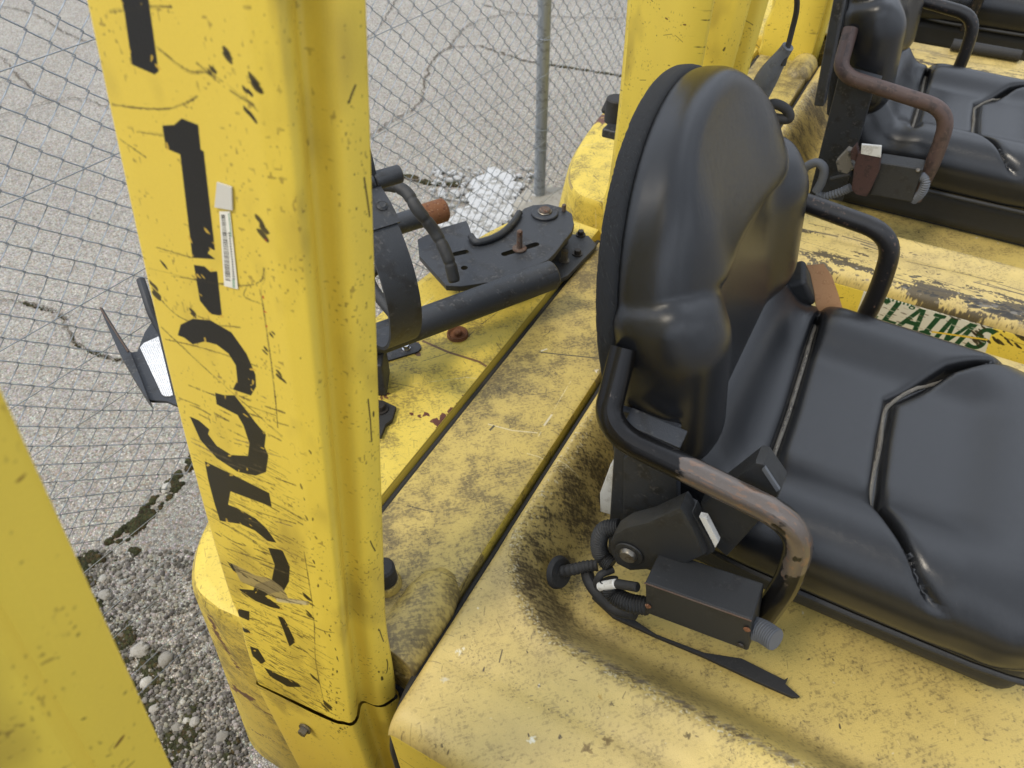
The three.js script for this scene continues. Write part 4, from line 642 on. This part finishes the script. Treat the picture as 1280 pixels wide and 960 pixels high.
{ // the close truck has steeper legs
  const [, l] = truckD.children.filter(o => o.name === 'overhead_guard_leg'), b = V(-0.265, 1.3, -0.038), t = V(-0.260, 1.6, -0.0785), P3 = LB.P3;
  const sec = [[-0.11, 0, 0.12], [-0.006, 0, 0.075], [-0.0015, 0.0012, 0.07], [0, 0.005, 0.066], [0, 0.026, 0.05], [-0.0025, 0.030, 0.046], [-0.004, 0.034, 0.042], [-0.0025, 0.038, 0.038], [-0.002, 0.042, 0.034], [-0.040, 0.12, -0.045], [-0.052, 0.136, -0.06], [-0.064, 0.146, -0.07], [-0.10, 0.160, -0.12], [-0.14, 0.165, -0.16]], pos = [], uv = [], idx = [], n = 30, w = sec.length;
  for (let q = 0; q <= n; q++) { const y = lerp(0.55, 2.1, q / n), f = (y - b.y) / (t.y - b.y); for (const [x, z, u] of sec) { pos.push(lerp(b.x, t.x, f) + 0.008 + x, y, lerp(b.z, t.z, f) + z); uv.push(u, y); } }
  for (let q = 0; q < n; q++) for (let k = 0; k < w - 1; k++) { const a = q * w + k, c = a + w; idx.push(a, c, a + 1, a + 1, c, c + 1); }
  let g = new THREE.BufferGeometry(); g.setAttribute('position', new THREE.Float32BufferAttribute(pos, 3)); g.setAttribute('uv', new THREE.Float32BufferAttribute(uv, 2)); g.setIndex(idx); g = smooth(g, 0.5);
  g.translate(-truckD.position.x, 0, -truckD.position.z); l.geometry = g;
}
// ------------------------------------------------------------------ numbered truck: leg, stickers, small parts
legR.material = M.legNumbered; seat.children.filter(o => o.name === 'hip_restraint')[0].material = M.armWorn;
truck.children.filter(o => o.name === 'leg_socket')[0].material = M.legNumbered;
truck.children.filter(o => o.name === 'leg_socket')[0].userData.label = 'scratched leg socket with bolt';
{ // barcode sticker lifted slightly off the flat face
  const fpt = (u, v) => { const o = V(LB.P1[0], LY0, LB.P1[1]), e = V(LB.P0[0] - LB.P1[0], 0, LB.P0[1] - LB.P1[1]).normalize(), up = V(LSH[0], LY1 - LY0, LSH[1]).normalize(), n = e.clone().cross(up).normalize(), d = ray(u, v); if (n.z < 0) n.negate(); return [d.multiplyScalar(o.clone().sub(CAM).dot(n) / d.dot(n)).add(CAM), n]; };
  const quad = (q, lift, mat, name, label) => { const P = q.map(p => { const [a, n] = fpt(...p); return a.addScaledVector(n, lift); }); const n = fpt(...q[0])[1]; const pos = [], uvs = [0, 1, 1, 1, 1, 0, 0, 0]; for (const p of P) pos.push(p.x, p.y, p.z); for (const p of P) { const b = p.clone().addScaledVector(n, -lift * 0.8); pos.push(b.x, b.y, b.z); } const g = new THREE.BufferGeometry(); g.setAttribute('position', new THREE.Float32BufferAttribute(pos, 3)); g.setAttribute('uv', new THREE.Float32BufferAttribute([...uvs, ...uvs], 2)); const I = [0, 2, 1, 0, 3, 2]; for (let k = 0; k < 4; k++) { const a = k, b = (k + 1) % 4; I.push(a, b, a + 4, b, b + 4, a + 4); } g.setIndex(I); const h = g.toNonIndexed(); h.computeVertexNormals(); return fp(truck, name, h, mat, label); };
  const bar = canvasTex(64, 512, (g, w, h) => { const rnd = mulberry(3); g.fillStyle = 'rgb(226,226,220)'; g.fillRect(0, 0, w, h); g.fillStyle = 'rgb(30,30,32)'; for (let y = 20; y < 470;) { const t = 2 + Math.floor(rnd() * 7); g.fillRect(8, y, 24, t); y += t + 2 + Math.floor(rnd() * 7); } g.fillStyle = 'rgb(60,60,62)'; for (let y = 130; y < 440; y += 17) g.fillRect(42, y, 11, 10); g.fillStyle = 'rgb(40,130,90)'; g.fillRect(54, 10, 5, 150); for (let y = 450; y < 500; y += 12) g.fillRect(40, y, 12, 7); });
  quad([[275, 264], [288, 264], [298, 361], [281, 357]], 0.0007, std({ map: bar, roughness: 0.35 }), 'barcode_sticker', 'white barcode sticker');
  quad([[273, 227], [291, 233], [292, 262], [270, 258]], 0.0016, M.white, 'peeled_sticker', 'peeled white end of the sticker');
}
{ const p = PZ(382, 910, -0.199), n = V(0.05, 0.1, 0.99).normalize(); fp(truck, 'bolt', hexBolt(p, 0.0062, 0.007, n, 1.5), M.bolt); }
{ const p = PY(481, 722, 0.935); fp(truck, 'collar', cyl(V(p.x, 0.915, p.z), V(p.x, 0.932, p.z), 0.022, 24, 0.019), M.deck); fp(truck, 'filler_cap', cyl(V(p.x, 0.930, p.z), V(p.x, 0.962, p.z), 0.0165, 24, 0.0155, 0.003), M.rubber); }
// swing-out gas bottle bracket
const Q = sub(truck, 'tank_bracket'), zz = (x, y) => [520 + x / 5.3333, 220 + y / 5.3333];
const BY = 0.99;
{
  const out = [[10, 420], [60, 395], [180, 340], [335, 295], [350, 320], [375, 400], [400, 440], [460, 432], [560, 390], [640, 320], [690, 245], [720, 215], [780, 192], [880, 185], [980, 210], [1040, 250], [1055, 320], [1040, 370], [990, 430], [930, 510], [880, 560], [600, 690], [300, 735], [200, 730], [20, 530]].map(p => PY(...zz(...p), BY));
  const sl = slotPath(PY(...zz(590, 520), BY), PY(...zz(800, 455), BY), 0.0085), h1 = slotPath(PY(...zz(262, 520), BY), PY(...zz(330, 505), BY), 0.0085), h2 = ring2(PY(...zz(322, 612), BY), 0.0085);
  fp(Q, 'swing_plate', plate(out, BY, 0.012, [sl, h1, h2], 0.002), M.steel);
  const lip = [[690, 245], [640, 320], [560, 390], [460, 432], [400, 440], [365, 400]].map(p => PY(...zz(...p), BY + 0.006)); fp(Q, 'plate_rib', sweep(spline(lip, 40), 0.007, 8), M.steel);
  const c = PY(...zz(858, 255), BY); fp(Q, 'pivot_washer', cyl(V(c.x, BY, c.z), V(c.x, BY + 0.006, c.z), 0.027, 32), M.steel); fp(Q, 'pivot_ring', cyl(V(c.x, BY + 0.006, c.z), V(c.x, BY + 0.009, c.z), 0.0145, 28), M.bolt); fp(Q, 'pivot_pin', cyl(V(c.x, BY + 0.0085, c.z), V(c.x, BY + 0.013, c.z), 0.012, 28, 0.011), M.rustEdge);
  const s = PY(...zz(690, 490), BY); fp(Q, 'pin_washer', cyl(V(s.x, BY, s.z), V(s.x, BY + 0.005, s.z), 0.0135, 24), M.rustEdge); fp(Q, 'latch_pin', cyl(V(s.x, BY, s.z), V(s.x, BY + 0.042, s.z), 0.0055, 16), M.rustEdge);
  const st = PY(...zz(985, 235), BY); fp(Q, 'stud', cyl(V(st.x, BY, st.z), V(st.x, BY + 0.016, st.z), 0.0042, 12), M.rustEdge);
  const low = [[1040, 385], [1150, 395], [1205, 455], [1190, 480], [1010, 665], [960, 685], [900, 665], [870, 560]].map(p => PY(...zz(...p), 0.932)); fp(Q, 'mount_plate', plate(low, 0.932, 0.011, [], 0.002), M.steel);
  for (const [x, y] of [[1098, 388], [1077, 515]]) { const p = PY(...zz(x, y), 0.934); fp(Q, 'bolt', hexBolt(V(p.x, 0.932, p.z), 0.0068, 0.008), M.darkBolt); }
  const nb = PY(...zz(990, 530), 0.945); fp(Q, 'bolt', hexBolt(V(nb.x, 0.932, nb.z), 0.007, 0.022), M.bolt);
  fp(Q, 'pivot_block', cyl(V(c.x, 0.915, c.z), V(c.x, BY - 0.012, c.z), 0.05, 32), M.steel);
}
const TD = V(0.511, 0, -0.859), TQ = V(0.859, 0, 0.511);   // along the bracket tubes, and across towards the hood
const T1 = PY(692, 343, 1.0), T0 = T1.clone().addScaledVector(TD, -0.62);
fp(Q, 'cradle_tube', cyl(T0, T1, 0.026, 28, 0.026, 0.003), M.steel);
{
  const T2 = PY(556, 262, 1.0), T3 = T2.clone().addScaledVector(TD, -0.40); fp(Q, 'cradle_tube', cyl(T3, T2, 0.0205, 28, 0.0205, 0.003), M.steel);
  fp(Q, 'rusty_tube_end', cyl(T2.clone().addScaledVector(TD, -0.055), T2.clone().addScaledVector(TD, 0.002), 0.0235, 28, 0.0235, 0.004), M.rust, 'rusty bare end of the cradle tube');
  for (const k of [-0.5]) { const a = T1.clone().addScaledVector(TD, k), b = a.clone().addScaledVector(TQ, -0.30); a.y = b.y = 0.985; fp(Q, 'cross_bar', cyl(a, b, 0.014, 16), M.steel); }
  // clamp band: ring across the tubes, hinged at the top
  const C = PY(500, 400, 1.03).add(V(0, 0.124, 0)).addScaledVector(TD, -0.036), R = 0.122, W = 0.048;
  const band = (a0, a1, R0, R1, w, name, off = 0) => { const pos = [], idx = [], n = 40; for (let i = 0; i <= n; i++) { const a = lerp(a0, a1, i / n); for (const [r, d] of [[R0, -w / 2], [R0, w / 2], [R1, w / 2], [R1, -w / 2]]) { const p = C.clone().addScaledVector(TQ, Math.sin(a) * r).addScaledVector(TD, d + off); p.y += -Math.cos(a) * r; pos.push(p.x, p.y, p.z); } } for (let i = 0; i < n; i++) for (let k = 0; k < 4; k++) { const a = i * 4 + k, b = i * 4 + (k + 1) % 4; idx.push(a, a + 4, b, b, a + 4, b + 4); } idx.push(0, 1, 2, 0, 2, 3, n * 4, n * 4 + 2, n * 4 + 1, n * 4, n * 4 + 3, n * 4 + 2); const g = new THREE.BufferGeometry(); g.setAttribute('position', new THREE.Float32BufferAttribute(pos, 3)); g.setIndex(idx); const h = smooth(g.toNonIndexed(), 0.5); fp(Q, name, boxUV(h), M.steel); };
  band(0.05, 2.98, R, R + 0.005, W, 'clamp_band'); band(2.5, 3.0, R + 0.005, R + 0.009, W + 0.006, 'hinge_leaf');
  const hp = C.clone(); hp.y += R + 0.010; hp.addScaledVector(TQ, 0.01); for (const [a, b] of [[-0.05, -0.012], [-0.011, 0.022], [0.023, 0.062]]) fp(Q, 'hinge_barrel', cyl(hp.clone().addScaledVector(TD, a), hp.clone().addScaledVector(TD, b), 0.0125, 20), M.steel);
  { const pos = [], idx = [], n = 20; for (let i = 0; i <= n; i++) { const a = i / n * 1.5, c = Math.cos(a), s = Math.sin(a); for (const [r, d] of [[0.105, -0.03], [0.105, 0.026], [0.110, 0.026], [0.110, -0.03]]) { const p = hp.clone().addScaledVector(TQ, -0.105 + c * r).addScaledVector(TD, d); p.y += s * r; pos.push(p.x, p.y, p.z); } } for (let i = 0; i < n; i++) for (let k = 0; k < 4; k++) { const a = i * 4 + k, b = i * 4 + (k + 1) % 4; idx.push(a, b, a + 4, b, b + 4, a + 4); } idx.push(n * 4, n * 4 + 1, n * 4 + 2, n * 4, n * 4 + 2, n * 4 + 3); const g = new THREE.BufferGeometry(); g.setAttribute('position', new THREE.Float32BufferAttribute(pos, 3)); g.setIndex(idx); fp(Q, 'open_band', boxUV(smooth(g.toNonIndexed(), 0.5)), M.steel); }
  for (const d of [-0.014, 0.014]) { const a = 2.72, n = TQ.clone().multiplyScalar(Math.sin(a)).add(V(0, -Math.cos(a), 0)), p = C.clone().addScaledVector(n, R + 0.009).addScaledVector(TD, d); fp(Q, 'rivet', cyl(p, p.clone().addScaledVector(n, 0.004), 0.0075, 18, 0.006), M.steel); }
  // spiral-wrapped hose
  const hs = [PY(440, 250, 1.12), PY(475, 232, 1.14), PY(505, 238, 1.14), PY(522, 262, 1.12), PY(545, 292, 1.08), PY(561, 325, 1.045), PY(568, 352, 1.01)], hp2 = spline(hs, 120);
  fp(Q, 'spiral_hose', sweep(hp2, (t) => 0.0108 - 0.0014 * Math.pow(Math.max(0, Math.cos((t * 7 % 1) * 2 * Math.PI)), 10), 16), M.plastic);
  fp(Q, 'spiral_hose', sweep(spline([V(T0.x + 0.2, 1.03, T0.z - 0.25), PY(462, 345, 1.05), PY(482, 330, 1.06), PY(500, 318, 1.07)], 30), 0.0095, 14), M.plastic);
  // foot lug under the tube and little slots in the deck
  const lug = PY(475, 455, 0.96); fp(Q, 'foot_block', boxUV(boxAt(V(lug.x - 0.01, 0.955, lug.z + 0.012), 0.05, 0.07, 0.06, 0.004, [0, 0.53, 0])), M.steel);
  const b2 = PY(476, 514, 0.925); fp(truck, 'torn_pad', plate([[440, 500], [478, 500], [495, 508], [490, 524], [482, 530], [476, 545], [464, 541], [440, 555]].map(p => PY(...p, 0.929)), 0.929, 0.008, [], 0.001), M.rubber); fp(truck, 'bolt', hexBolt(V(b2.x, 0.929, b2.z), 0.0085, 0.008), M.darkBolt);
  const cup = PY(572, 418, 0.922); const cg = new THREE.LatheGeometry([[0.008, 0.9215], [0.013, 0.9215], [0.0145, 0.923], [0.0165, 0.9265], [0.0185, 0.9265], [0.0195, 0.920]].map(p => new THREE.Vector2(...p)), 28); cg.translate(cup.x, 0, cup.z); fp(truck, 'bolt_cup', cg, M.rust); fp(truck, 'cup_floor', cyl(V(cup.x, 0.9205, cup.z), V(cup.x, 0.9222, cup.z), 0.0135, 20), M.rust); fp(truck, 'cup_bolt', cyl(V(cup.x, 0.922, cup.z), V(cup.x, 0.931, cup.z), 0.0075, 12), M.rust);
  const so = PY(508, 437, 0.922), sd = V(0.6, 0, -0.8); fp(truck, 'slot', plate(slotPath(so.clone().addScaledVector(sd, -0.04), so.clone().addScaledVector(sd, 0.012), 0.0145), 0.9235, 0.004, [], 0.0005), M.steel); fp(truck, 'slot_bolt', hexBolt(V(so.x, 0.9235, so.z), 0.0065, 0.008, V(0, 1, 0), 1.1), M.chrome);
  // end bracket with the white label
  const z6 = (x, y) => [100 + x / 5.3333, 340 + y / 5.3333];
  const pl = [[328, 525], [345, 533], [380, 528], [430, 400], [500, 300], [640, 180], [760, 860], [640, 885], [575, 858], [470, 855], [430, 825]].map(p => PY(...z6(...p), 0.985)); fp(Q, 'end_plate', plate(pl, 0.985, 0.006, [], 0.0012), M.steel);
  fp(Q, 'end_flange', plate([[130, 240], [150, 236], [250, 400], [334, 528], [400, 690], [462, 856], [430, 822], [330, 660], [262, 540]].map(p => PY(...z6(...p), 0.995)), 0.995, 0.022, [], 0.0015), M.steel); fp(Q, 'bare_edge', sweep([[138, 238], [150, 262], [250, 420], [322, 532]].map(p => PY(...z6(...p), 0.9955)), 0.0016, 6), M.rustEdge, 'bare worn edge of the end flange');
  const lab = [[400, 505], [425, 475], [525, 430], [620, 820], [600, 828], [565, 828], [545, 815]].map(p => PY(...z6(...p), 0.9862));
  const lt = canvasTex(256, 256, (c, w, h) => { c.fillStyle = 'rgb(222,224,226)'; c.fillRect(0, 0, w, h); const rnd = mulberry(6); c.fillStyle = 'rgb(128,132,140)'; for (let y = 10; y < h; y += 15) for (let x = 6; x < w - 10;) { const l = 3 + rnd() * 9; if (rnd() < 0.8) c.fillRect(x, y, l, 5); x += l + 3; } }); lt.repeat.set(20, 20); lt.rotation = 1.0;
  fp(Q, 'instruction_label', plate(lab, 0.9868, 0.0016, [], 0.0003), std({ map: lt, roughness: 0.4 }), 'white instruction label');
  fp(Q, 'rest_hook', sweep(spline([PY(176, 350, 1.06), PY(182, 368, 1.05), PY(190, 392, 1.03), PY(205, 420, 1.0)], 20), 0.007, 10), M.steel);
}
// seat well: belt anchor, buckle, switch box, hoses, grommet
{
  const zs = (x, y) => [660 + x / 2.8222, 540 + y / 2.8235], S2 = truck.getObjectByName('seat'), A = (x, y, z) => PZ(...zs(x, y), z);
  const slab = (pts, z, d, mat, name, label, bev = 0.002) => { const P = pts.map(p => A(p[0], p[1], z)), s = new THREE.Shape(P.map(p => new THREE.Vector2(p.x, p.y))); const g = new THREE.ExtrudeGeometry(s, { depth: d - 2 * bev, bevelEnabled: true, bevelThickness: bev, bevelSize: bev, bevelOffset: -bev, bevelSegments: 2 }); g.translate(0, 0, z - d + bev); return fp(S2, name, boxUV(smooth(g, 0.7)), mat, label); };
  slab([[335, 95], [500, 20], [525, 100], [530, 320], [335, 335]], -0.556, 0.012, M.steel, 'side_plate');
  slab([[335, 80], [285, 125], [248, 225], [250, 285], [310, 305], [345, 300]], -0.572, 0.03, M.white, 'white_cover', 'white plastic cover', 0.006);
  // anchor cover with torn end
  slab([[285, 395], [300, 365], [340, 340], [420, 320], [535, 268], [550, 285], [575, 330], [600, 380], [622, 440], [560, 470], [430, 490], [360, 495], [310, 470], [288, 430]], -0.512, 0.03, M.plastic, 'belt_anchor_cover', 'torn black plastic belt cover', 0.006);
  slab([[545, 268], [580, 285], [640, 380], [655, 425], [625, 440], [600, 380], [575, 330]], -0.524, 0.02, M.plastic, 'torn_inner_cover');
  slab([[603, 300], [628, 305], [672, 390], [660, 410], [645, 380]], -0.514, 0.008, M.white, 'torn_white_foam', 'torn white edge', 0.001);
  const pv = A(358, 425, -0.512); fp(S2, 'anchor_washer', cyl(pv.clone().add(V(0, 0, 0.0005)), pv.clone().add(V(0, 0, 0.003)), 0.019, 24), M.plastic); fp(S2, 'anchor_bolt', cyl(pv.clone().add(V(0, 0, 0.002)), pv.clone().add(V(0, 0, 0.009)), 0.0115, 18, 0.0105), M.bolt);
  // buckle
  slab([[605, 260], [800, 110], [830, 115], [892, 205], [870, 260], [700, 445], [660, 410]], -0.540, 0.03, M.plastic, 'belt_buckle', 'black seat belt buckle', 0.005);
  slab([[835, 125], [888, 205], [876, 214], [824, 135]], -0.537, 0.004, M.greyHose, 'buckle_button', undefined, 0.001);
  // switch box: real box, top and front seen
  const a = A(412, 530, -0.470), b = A(790, 665, -0.470), L = a.distanceTo(b), ex = b.clone().sub(a).normalize(), ez = V(0, 0, 1).addScaledVector(ex, -ex.z).normalize(), ey = ez.clone().cross(ex).normalize(), low = A(425, 685, -0.470), hh = 0.066;
  const bg = box(L, hh, 0.052, 0.003); bg.applyMatrix4(basisAt(a.clone().lerp(b, 0.5).addScaledVector(ey, -hh / 2).addScaledVector(ez, -0.026), ex, ey, ez)); fp(S2, 'switch_box', boxUV(bg.toNonIndexed()), M.plastic, 'black switch box with rusty rivets');
  for (const [k, m, mat] of [[0.03, 0.045, M.rust], [0.97, 0.018, M.rust], [0.93, 0.055, M.darkBolt]]) { const p = a.clone().lerp(b, k).addScaledVector(ey, -m).addScaledVector(ez, 0.0005); fp(S2, 'rivet', cyl(p, p.clone().addScaledVector(ez, 0.003), 0.0042, 14), mat); }
  fp(S2, 'bright_edge', sweep([a.clone().addScaledVector(ez, 0.001), b.clone().addScaledVector(ez, 0.001)], 0.0011, 6), M.rustEdge);
  const corr = (pts, r, n, name, mat, ribs) => fp(S2, name, sweep(spline(pts, n), t => r * (1 + 0.10 * Math.sin(t * ribs * 6.2832)), 14), mat);
  corr([A(325, 335, -0.535), A(270, 345, -0.53), A(250, 390, -0.525), A(262, 440, -0.52), A(295, 470, -0.515)], 0.0105, 160, 'corrugated_hose', M.plastic, 26);
  corr([A(285, 520, -0.50), A(300, 570, -0.492), A(350, 600, -0.488), A(425, 615, -0.49)], 0.0115, 120, 'corrugated_hose', M.plastic, 20);
  corr([A(790, 690, -0.490), A(830, 705, -0.485), A(875, 735, -0.478)], 0.0125, 90, 'corrugated_hose', M.greyHose, 13);
  const e0 = A(108, 495, -0.512); { const n = V(0.80, 0.50, 0.12).normalize(); fp(truck, 'grommet', cyl(e0.clone().addScaledVector(n, -0.003), e0.clone().addScaledVector(n, 0.006), 0.0235, 28, 0.022, 0.002), M.rubber); }
  fp(S2, 'cable', sweep(spline([e0, A(160, 485, -0.515), A(200, 475, -0.522), A(245, 470, -0.53)], 40), t => 0.008 * (1 + 0.08 * Math.sin(t * 60)), 12), M.rubber);
  fp(S2, 'cable', sweep(spline([A(205, 475, -0.53), A(215, 520, -0.515), A(240, 560, -0.505), A(300, 620, -0.50), A(380, 640, -0.50)], 40), 0.009, 10), M.rubber);
  fp(S2, 'cable', sweep(spline([A(300, 485, -0.515), A(255, 505, -0.50), A(245, 545, -0.495), A(300, 560, -0.49)], 30), 0.005, 10), M.rubber);
  fp(S2, 'cable_sleeve', cyl(A(253, 545, -0.492), A(312, 535, -0.490), 0.0062, 14), M.white); fp(S2, 'cable_sleeve', cyl(A(312, 535, -0.490), A(388, 548, -0.486), 0.0062, 14), M.rubber);
  // split rubber strip lying in the well
  const W = (x, y) => PY(...zs(x, y), 0.842); fp(truck, 'rubber_strip', plate([[230, 560], [330, 640], [450, 720], [620, 785], [750, 805], [900, 880], [915, 872], [905, 895], [955, 940], [930, 942], [800, 885], [620, 800], [440, 725], [300, 660], [225, 590]].map(p => W(...p)), 0.848, 0.006, [], 0.001), M.rubber);
}
{ // tan belt and its retractor on the far side of the seat
  const S2 = truck.getObjectByName('seat'), rows = [[[1008, 332, 1030, 330], -1.03], [[1013, 342, 1040, 345], -1.033], [[1018, 365, 1048, 368], -1.035], [[1022, 395, 1056, 395], -1.03], [[1026, 425, 1060, 418], -1.02]];
  const pos = [], idx = [], uv = []; rows.forEach(([q, z], i) => { const a = PZ(q[0], q[1], z), b = PZ(q[2], q[3], z - 0.01); for (const [p, o] of [[a, 0], [b, 0], [b, 1], [a, 1]]) { pos.push(p.x - o * 0.001, p.y - o * 0.001, p.z - o * 0.0016); uv.push(p.x * 1.3, p.y * 1.3); } if (i) for (let k = 0; k < 4; k++) { const c = (i - 1) * 4 + k, d = (i - 1) * 4 + (k + 1) % 4; idx.push(c, c + 4, d, d, c + 4, d + 4); } });
  const g = new THREE.BufferGeometry(); g.setAttribute('position', new THREE.Float32BufferAttribute(pos, 3)); g.setAttribute('uv', new THREE.Float32BufferAttribute(uv, 2)); g.setIndex(idx); const h = smooth(g.toNonIndexed(), 0.9); fp(S2, 'seat_belt', h, M.strapTan, 'faded tan seat belt');
  const r = PZ(1000, 352, -1.045); fp(S2, 'belt_retractor', boxUV(boxAt(V(r.x - 0.008, r.y - 0.012, r.z), 0.055, 0.06, 0.05, 0.008, [0.2, 0.3, 0.5])), M.plastic);
}
// ------------------------------------------------------------------ second truck: what shows of its own clutter
{
  const fb = (parent, name, geo, mat, label) => { geo.translate(-truckB.position.x, 0, -truckB.position.z); return part(parent, name, geo, mat, label); };
  const zb = (x, y, z) => PZ(920 + x / 5.3333, 90 + y / 5.3333, z);
  const kn = PZ(770, 136, -1.50); fb(truckB, 'filler_cap', cyl(kn.clone().add(V(0, -0.03, 0)), kn.clone().add(V(0, 0.025, 0)), 0.024, 24, 0.023, 0.003), M.rubber);
  fb(truckB, 'lever_handle', cyl(PZ(765, 122, -1.52), PZ(755, 142, -1.50), 0.0095, 16, 0.0095, 0.004), M.rubber); fb(truckB, 'latch_pad', boxUV(boxAt(PZ(768, 163, -1.47), 0.04, 0.02, 0.05, 0.004)), M.steel);
  // grey sleeve with thin cable and taped loop
  const s0 = PZ(985, 58, -1.32), s1 = PZ(960, 95, -1.33), s2 = PZ(935, 145, -1.34); fb(truckB, 'grey_sleeve', sweep(spline([s0, s1, s2], 30), t => lerp(0.010, 0.019, sst(0, 0.6, t)), 16), M.greySleeve);
  fb(truckB, 'thin_cable', sweep(spline([s0.clone().add(V(0, -0.03, 0.002)), PZ(990, 38, -1.32), PZ(996, 10, -1.31), PZ(994, -30, -1.29)], 24), 0.0045, 8), M.plastic);
  fb(truckB, 'taped_cable', sweep(spline([PZ(950, 140, -1.34), PZ(966, 130, -1.35), PZ(984, 138, -1.36), PZ(986, 148, -1.36), PZ(956, 146, -1.35)], 40), 0.009, 12), M.rubber);
  const seatB = truckB.getObjectByName('seat'), dy = seatB.position.y, gb = (n, g, m, l) => { g.translate(0, -dy, 0); return fb(seatB, n, g, m, l); };
  // switch box, brown belt, hoses
  const a = zb(975, 600, -1.60), b = zb(1228, 640, -1.60), ex = b.clone().sub(a).normalize(), ey = V(0, 1, 0).addScaledVector(ex, -ex.y).normalize(), ez = ex.clone().cross(ey), L = a.distanceTo(b) + 0.012, bg = box(L, 0.075, 0.045, 0.003); bg.applyMatrix4(basisAt(a.clone().lerp(b, 0.5).addScaledVector(ey, -0.038).addScaledVector(ez, -0.02), ex, ey, ez)); gb('switch_box', boxUV(bg.toNonIndexed()), M.plastic);
  gb('box_bolt', cyl(zb(1212, 655, -1.598), zb(1212, 655, -1.592), 0.0042, 12), M.bolt);
  gb('corrugated_hose', sweep(spline([zb(1230, 690, -1.61), zb(1262, 730, -1.60), zb(1240, 800, -1.60), zb(1180, 855, -1.61)], 90), t => 0.0085 * (1 + 0.14 * Math.sin(t * 110)), 12), M.greyHose);
  const pw = (pts, z, d) => { const s = new THREE.Shape(pts.map(p => { const q = zb(p[0], p[1], z); return new THREE.Vector2(q.x, q.y); })), g = new THREE.ExtrudeGeometry(s, { depth: d, bevelEnabled: true, bevelThickness: 0.002, bevelSize: 0.002, bevelOffset: -0.002, bevelSegments: 2 }); g.translate(0, 0, z - d); return boxUV(smooth(g, 0.7)); };
  gb('seat_belt', pw([[815, 540], [965, 570], [955, 660], [900, 780], [870, 830], [800, 815], [770, 780], [790, 620]], -1.585, 0.012), M.strapBrown, 'brown seat belt tongue');
  gb('belt_fold', pw([[765, 530], [800, 485], [815, 530], [800, 595], [765, 580]], -1.59, 0.015), M.strapBrown);
  gb('white_tag', pw([[838, 480], [972, 492], [965, 570], [832, 545]], -1.583, 0.003), M.white, 'white paper tag');
  gb('buckle_end', pw([[665, 600], [740, 520], [765, 530], [770, 600], [790, 640], [740, 680], [680, 660]], -1.60, 0.02), M.piping);
  const h2 = [[385, 740], [420, 690], [480, 625], [545, 605], [585, 640], [575, 720], [535, 800]].map((p, i) => zb(p[0], p[1], -1.62 + i * 0.003)); gb('grey_hose', sweep(spline(h2, 60), 0.0095, 14), M.greyHose);
  gb('corrugated_hose', sweep(spline([[535, 810], [580, 830], [650, 815], [720, 790], [765, 770]].map(p => zb(p[0], p[1], -1.60)), 90), t => 0.0085 * (1 + 0.12 * Math.sin(t * 90)), 12), M.greyHose);
  gb('cable', sweep(spline([[630, 715], [690, 700], [760, 685]].map(p => zb(p[0], p[1], -1.60)), 12), 0.005, 10), M.rubber);
  gb('back_plate', boxUV(boxAt(PZ(1046, 20, -1.62), 0.02, 0.34, 0.03, 0.004, [0, 0, 0.1])), M.steel);
}
// third truck: black rail end under the seat
{ const a = PZ(1190, 55, -2.66), b = PZ(1276, 70, -2.66), g = cyl(a, b, 0.016, 12); g.translate(-truckC.position.x, 0, -truckC.position.z); part(truckC, 'rail', g, M.rubber); }

renderer.render(scene, camera);
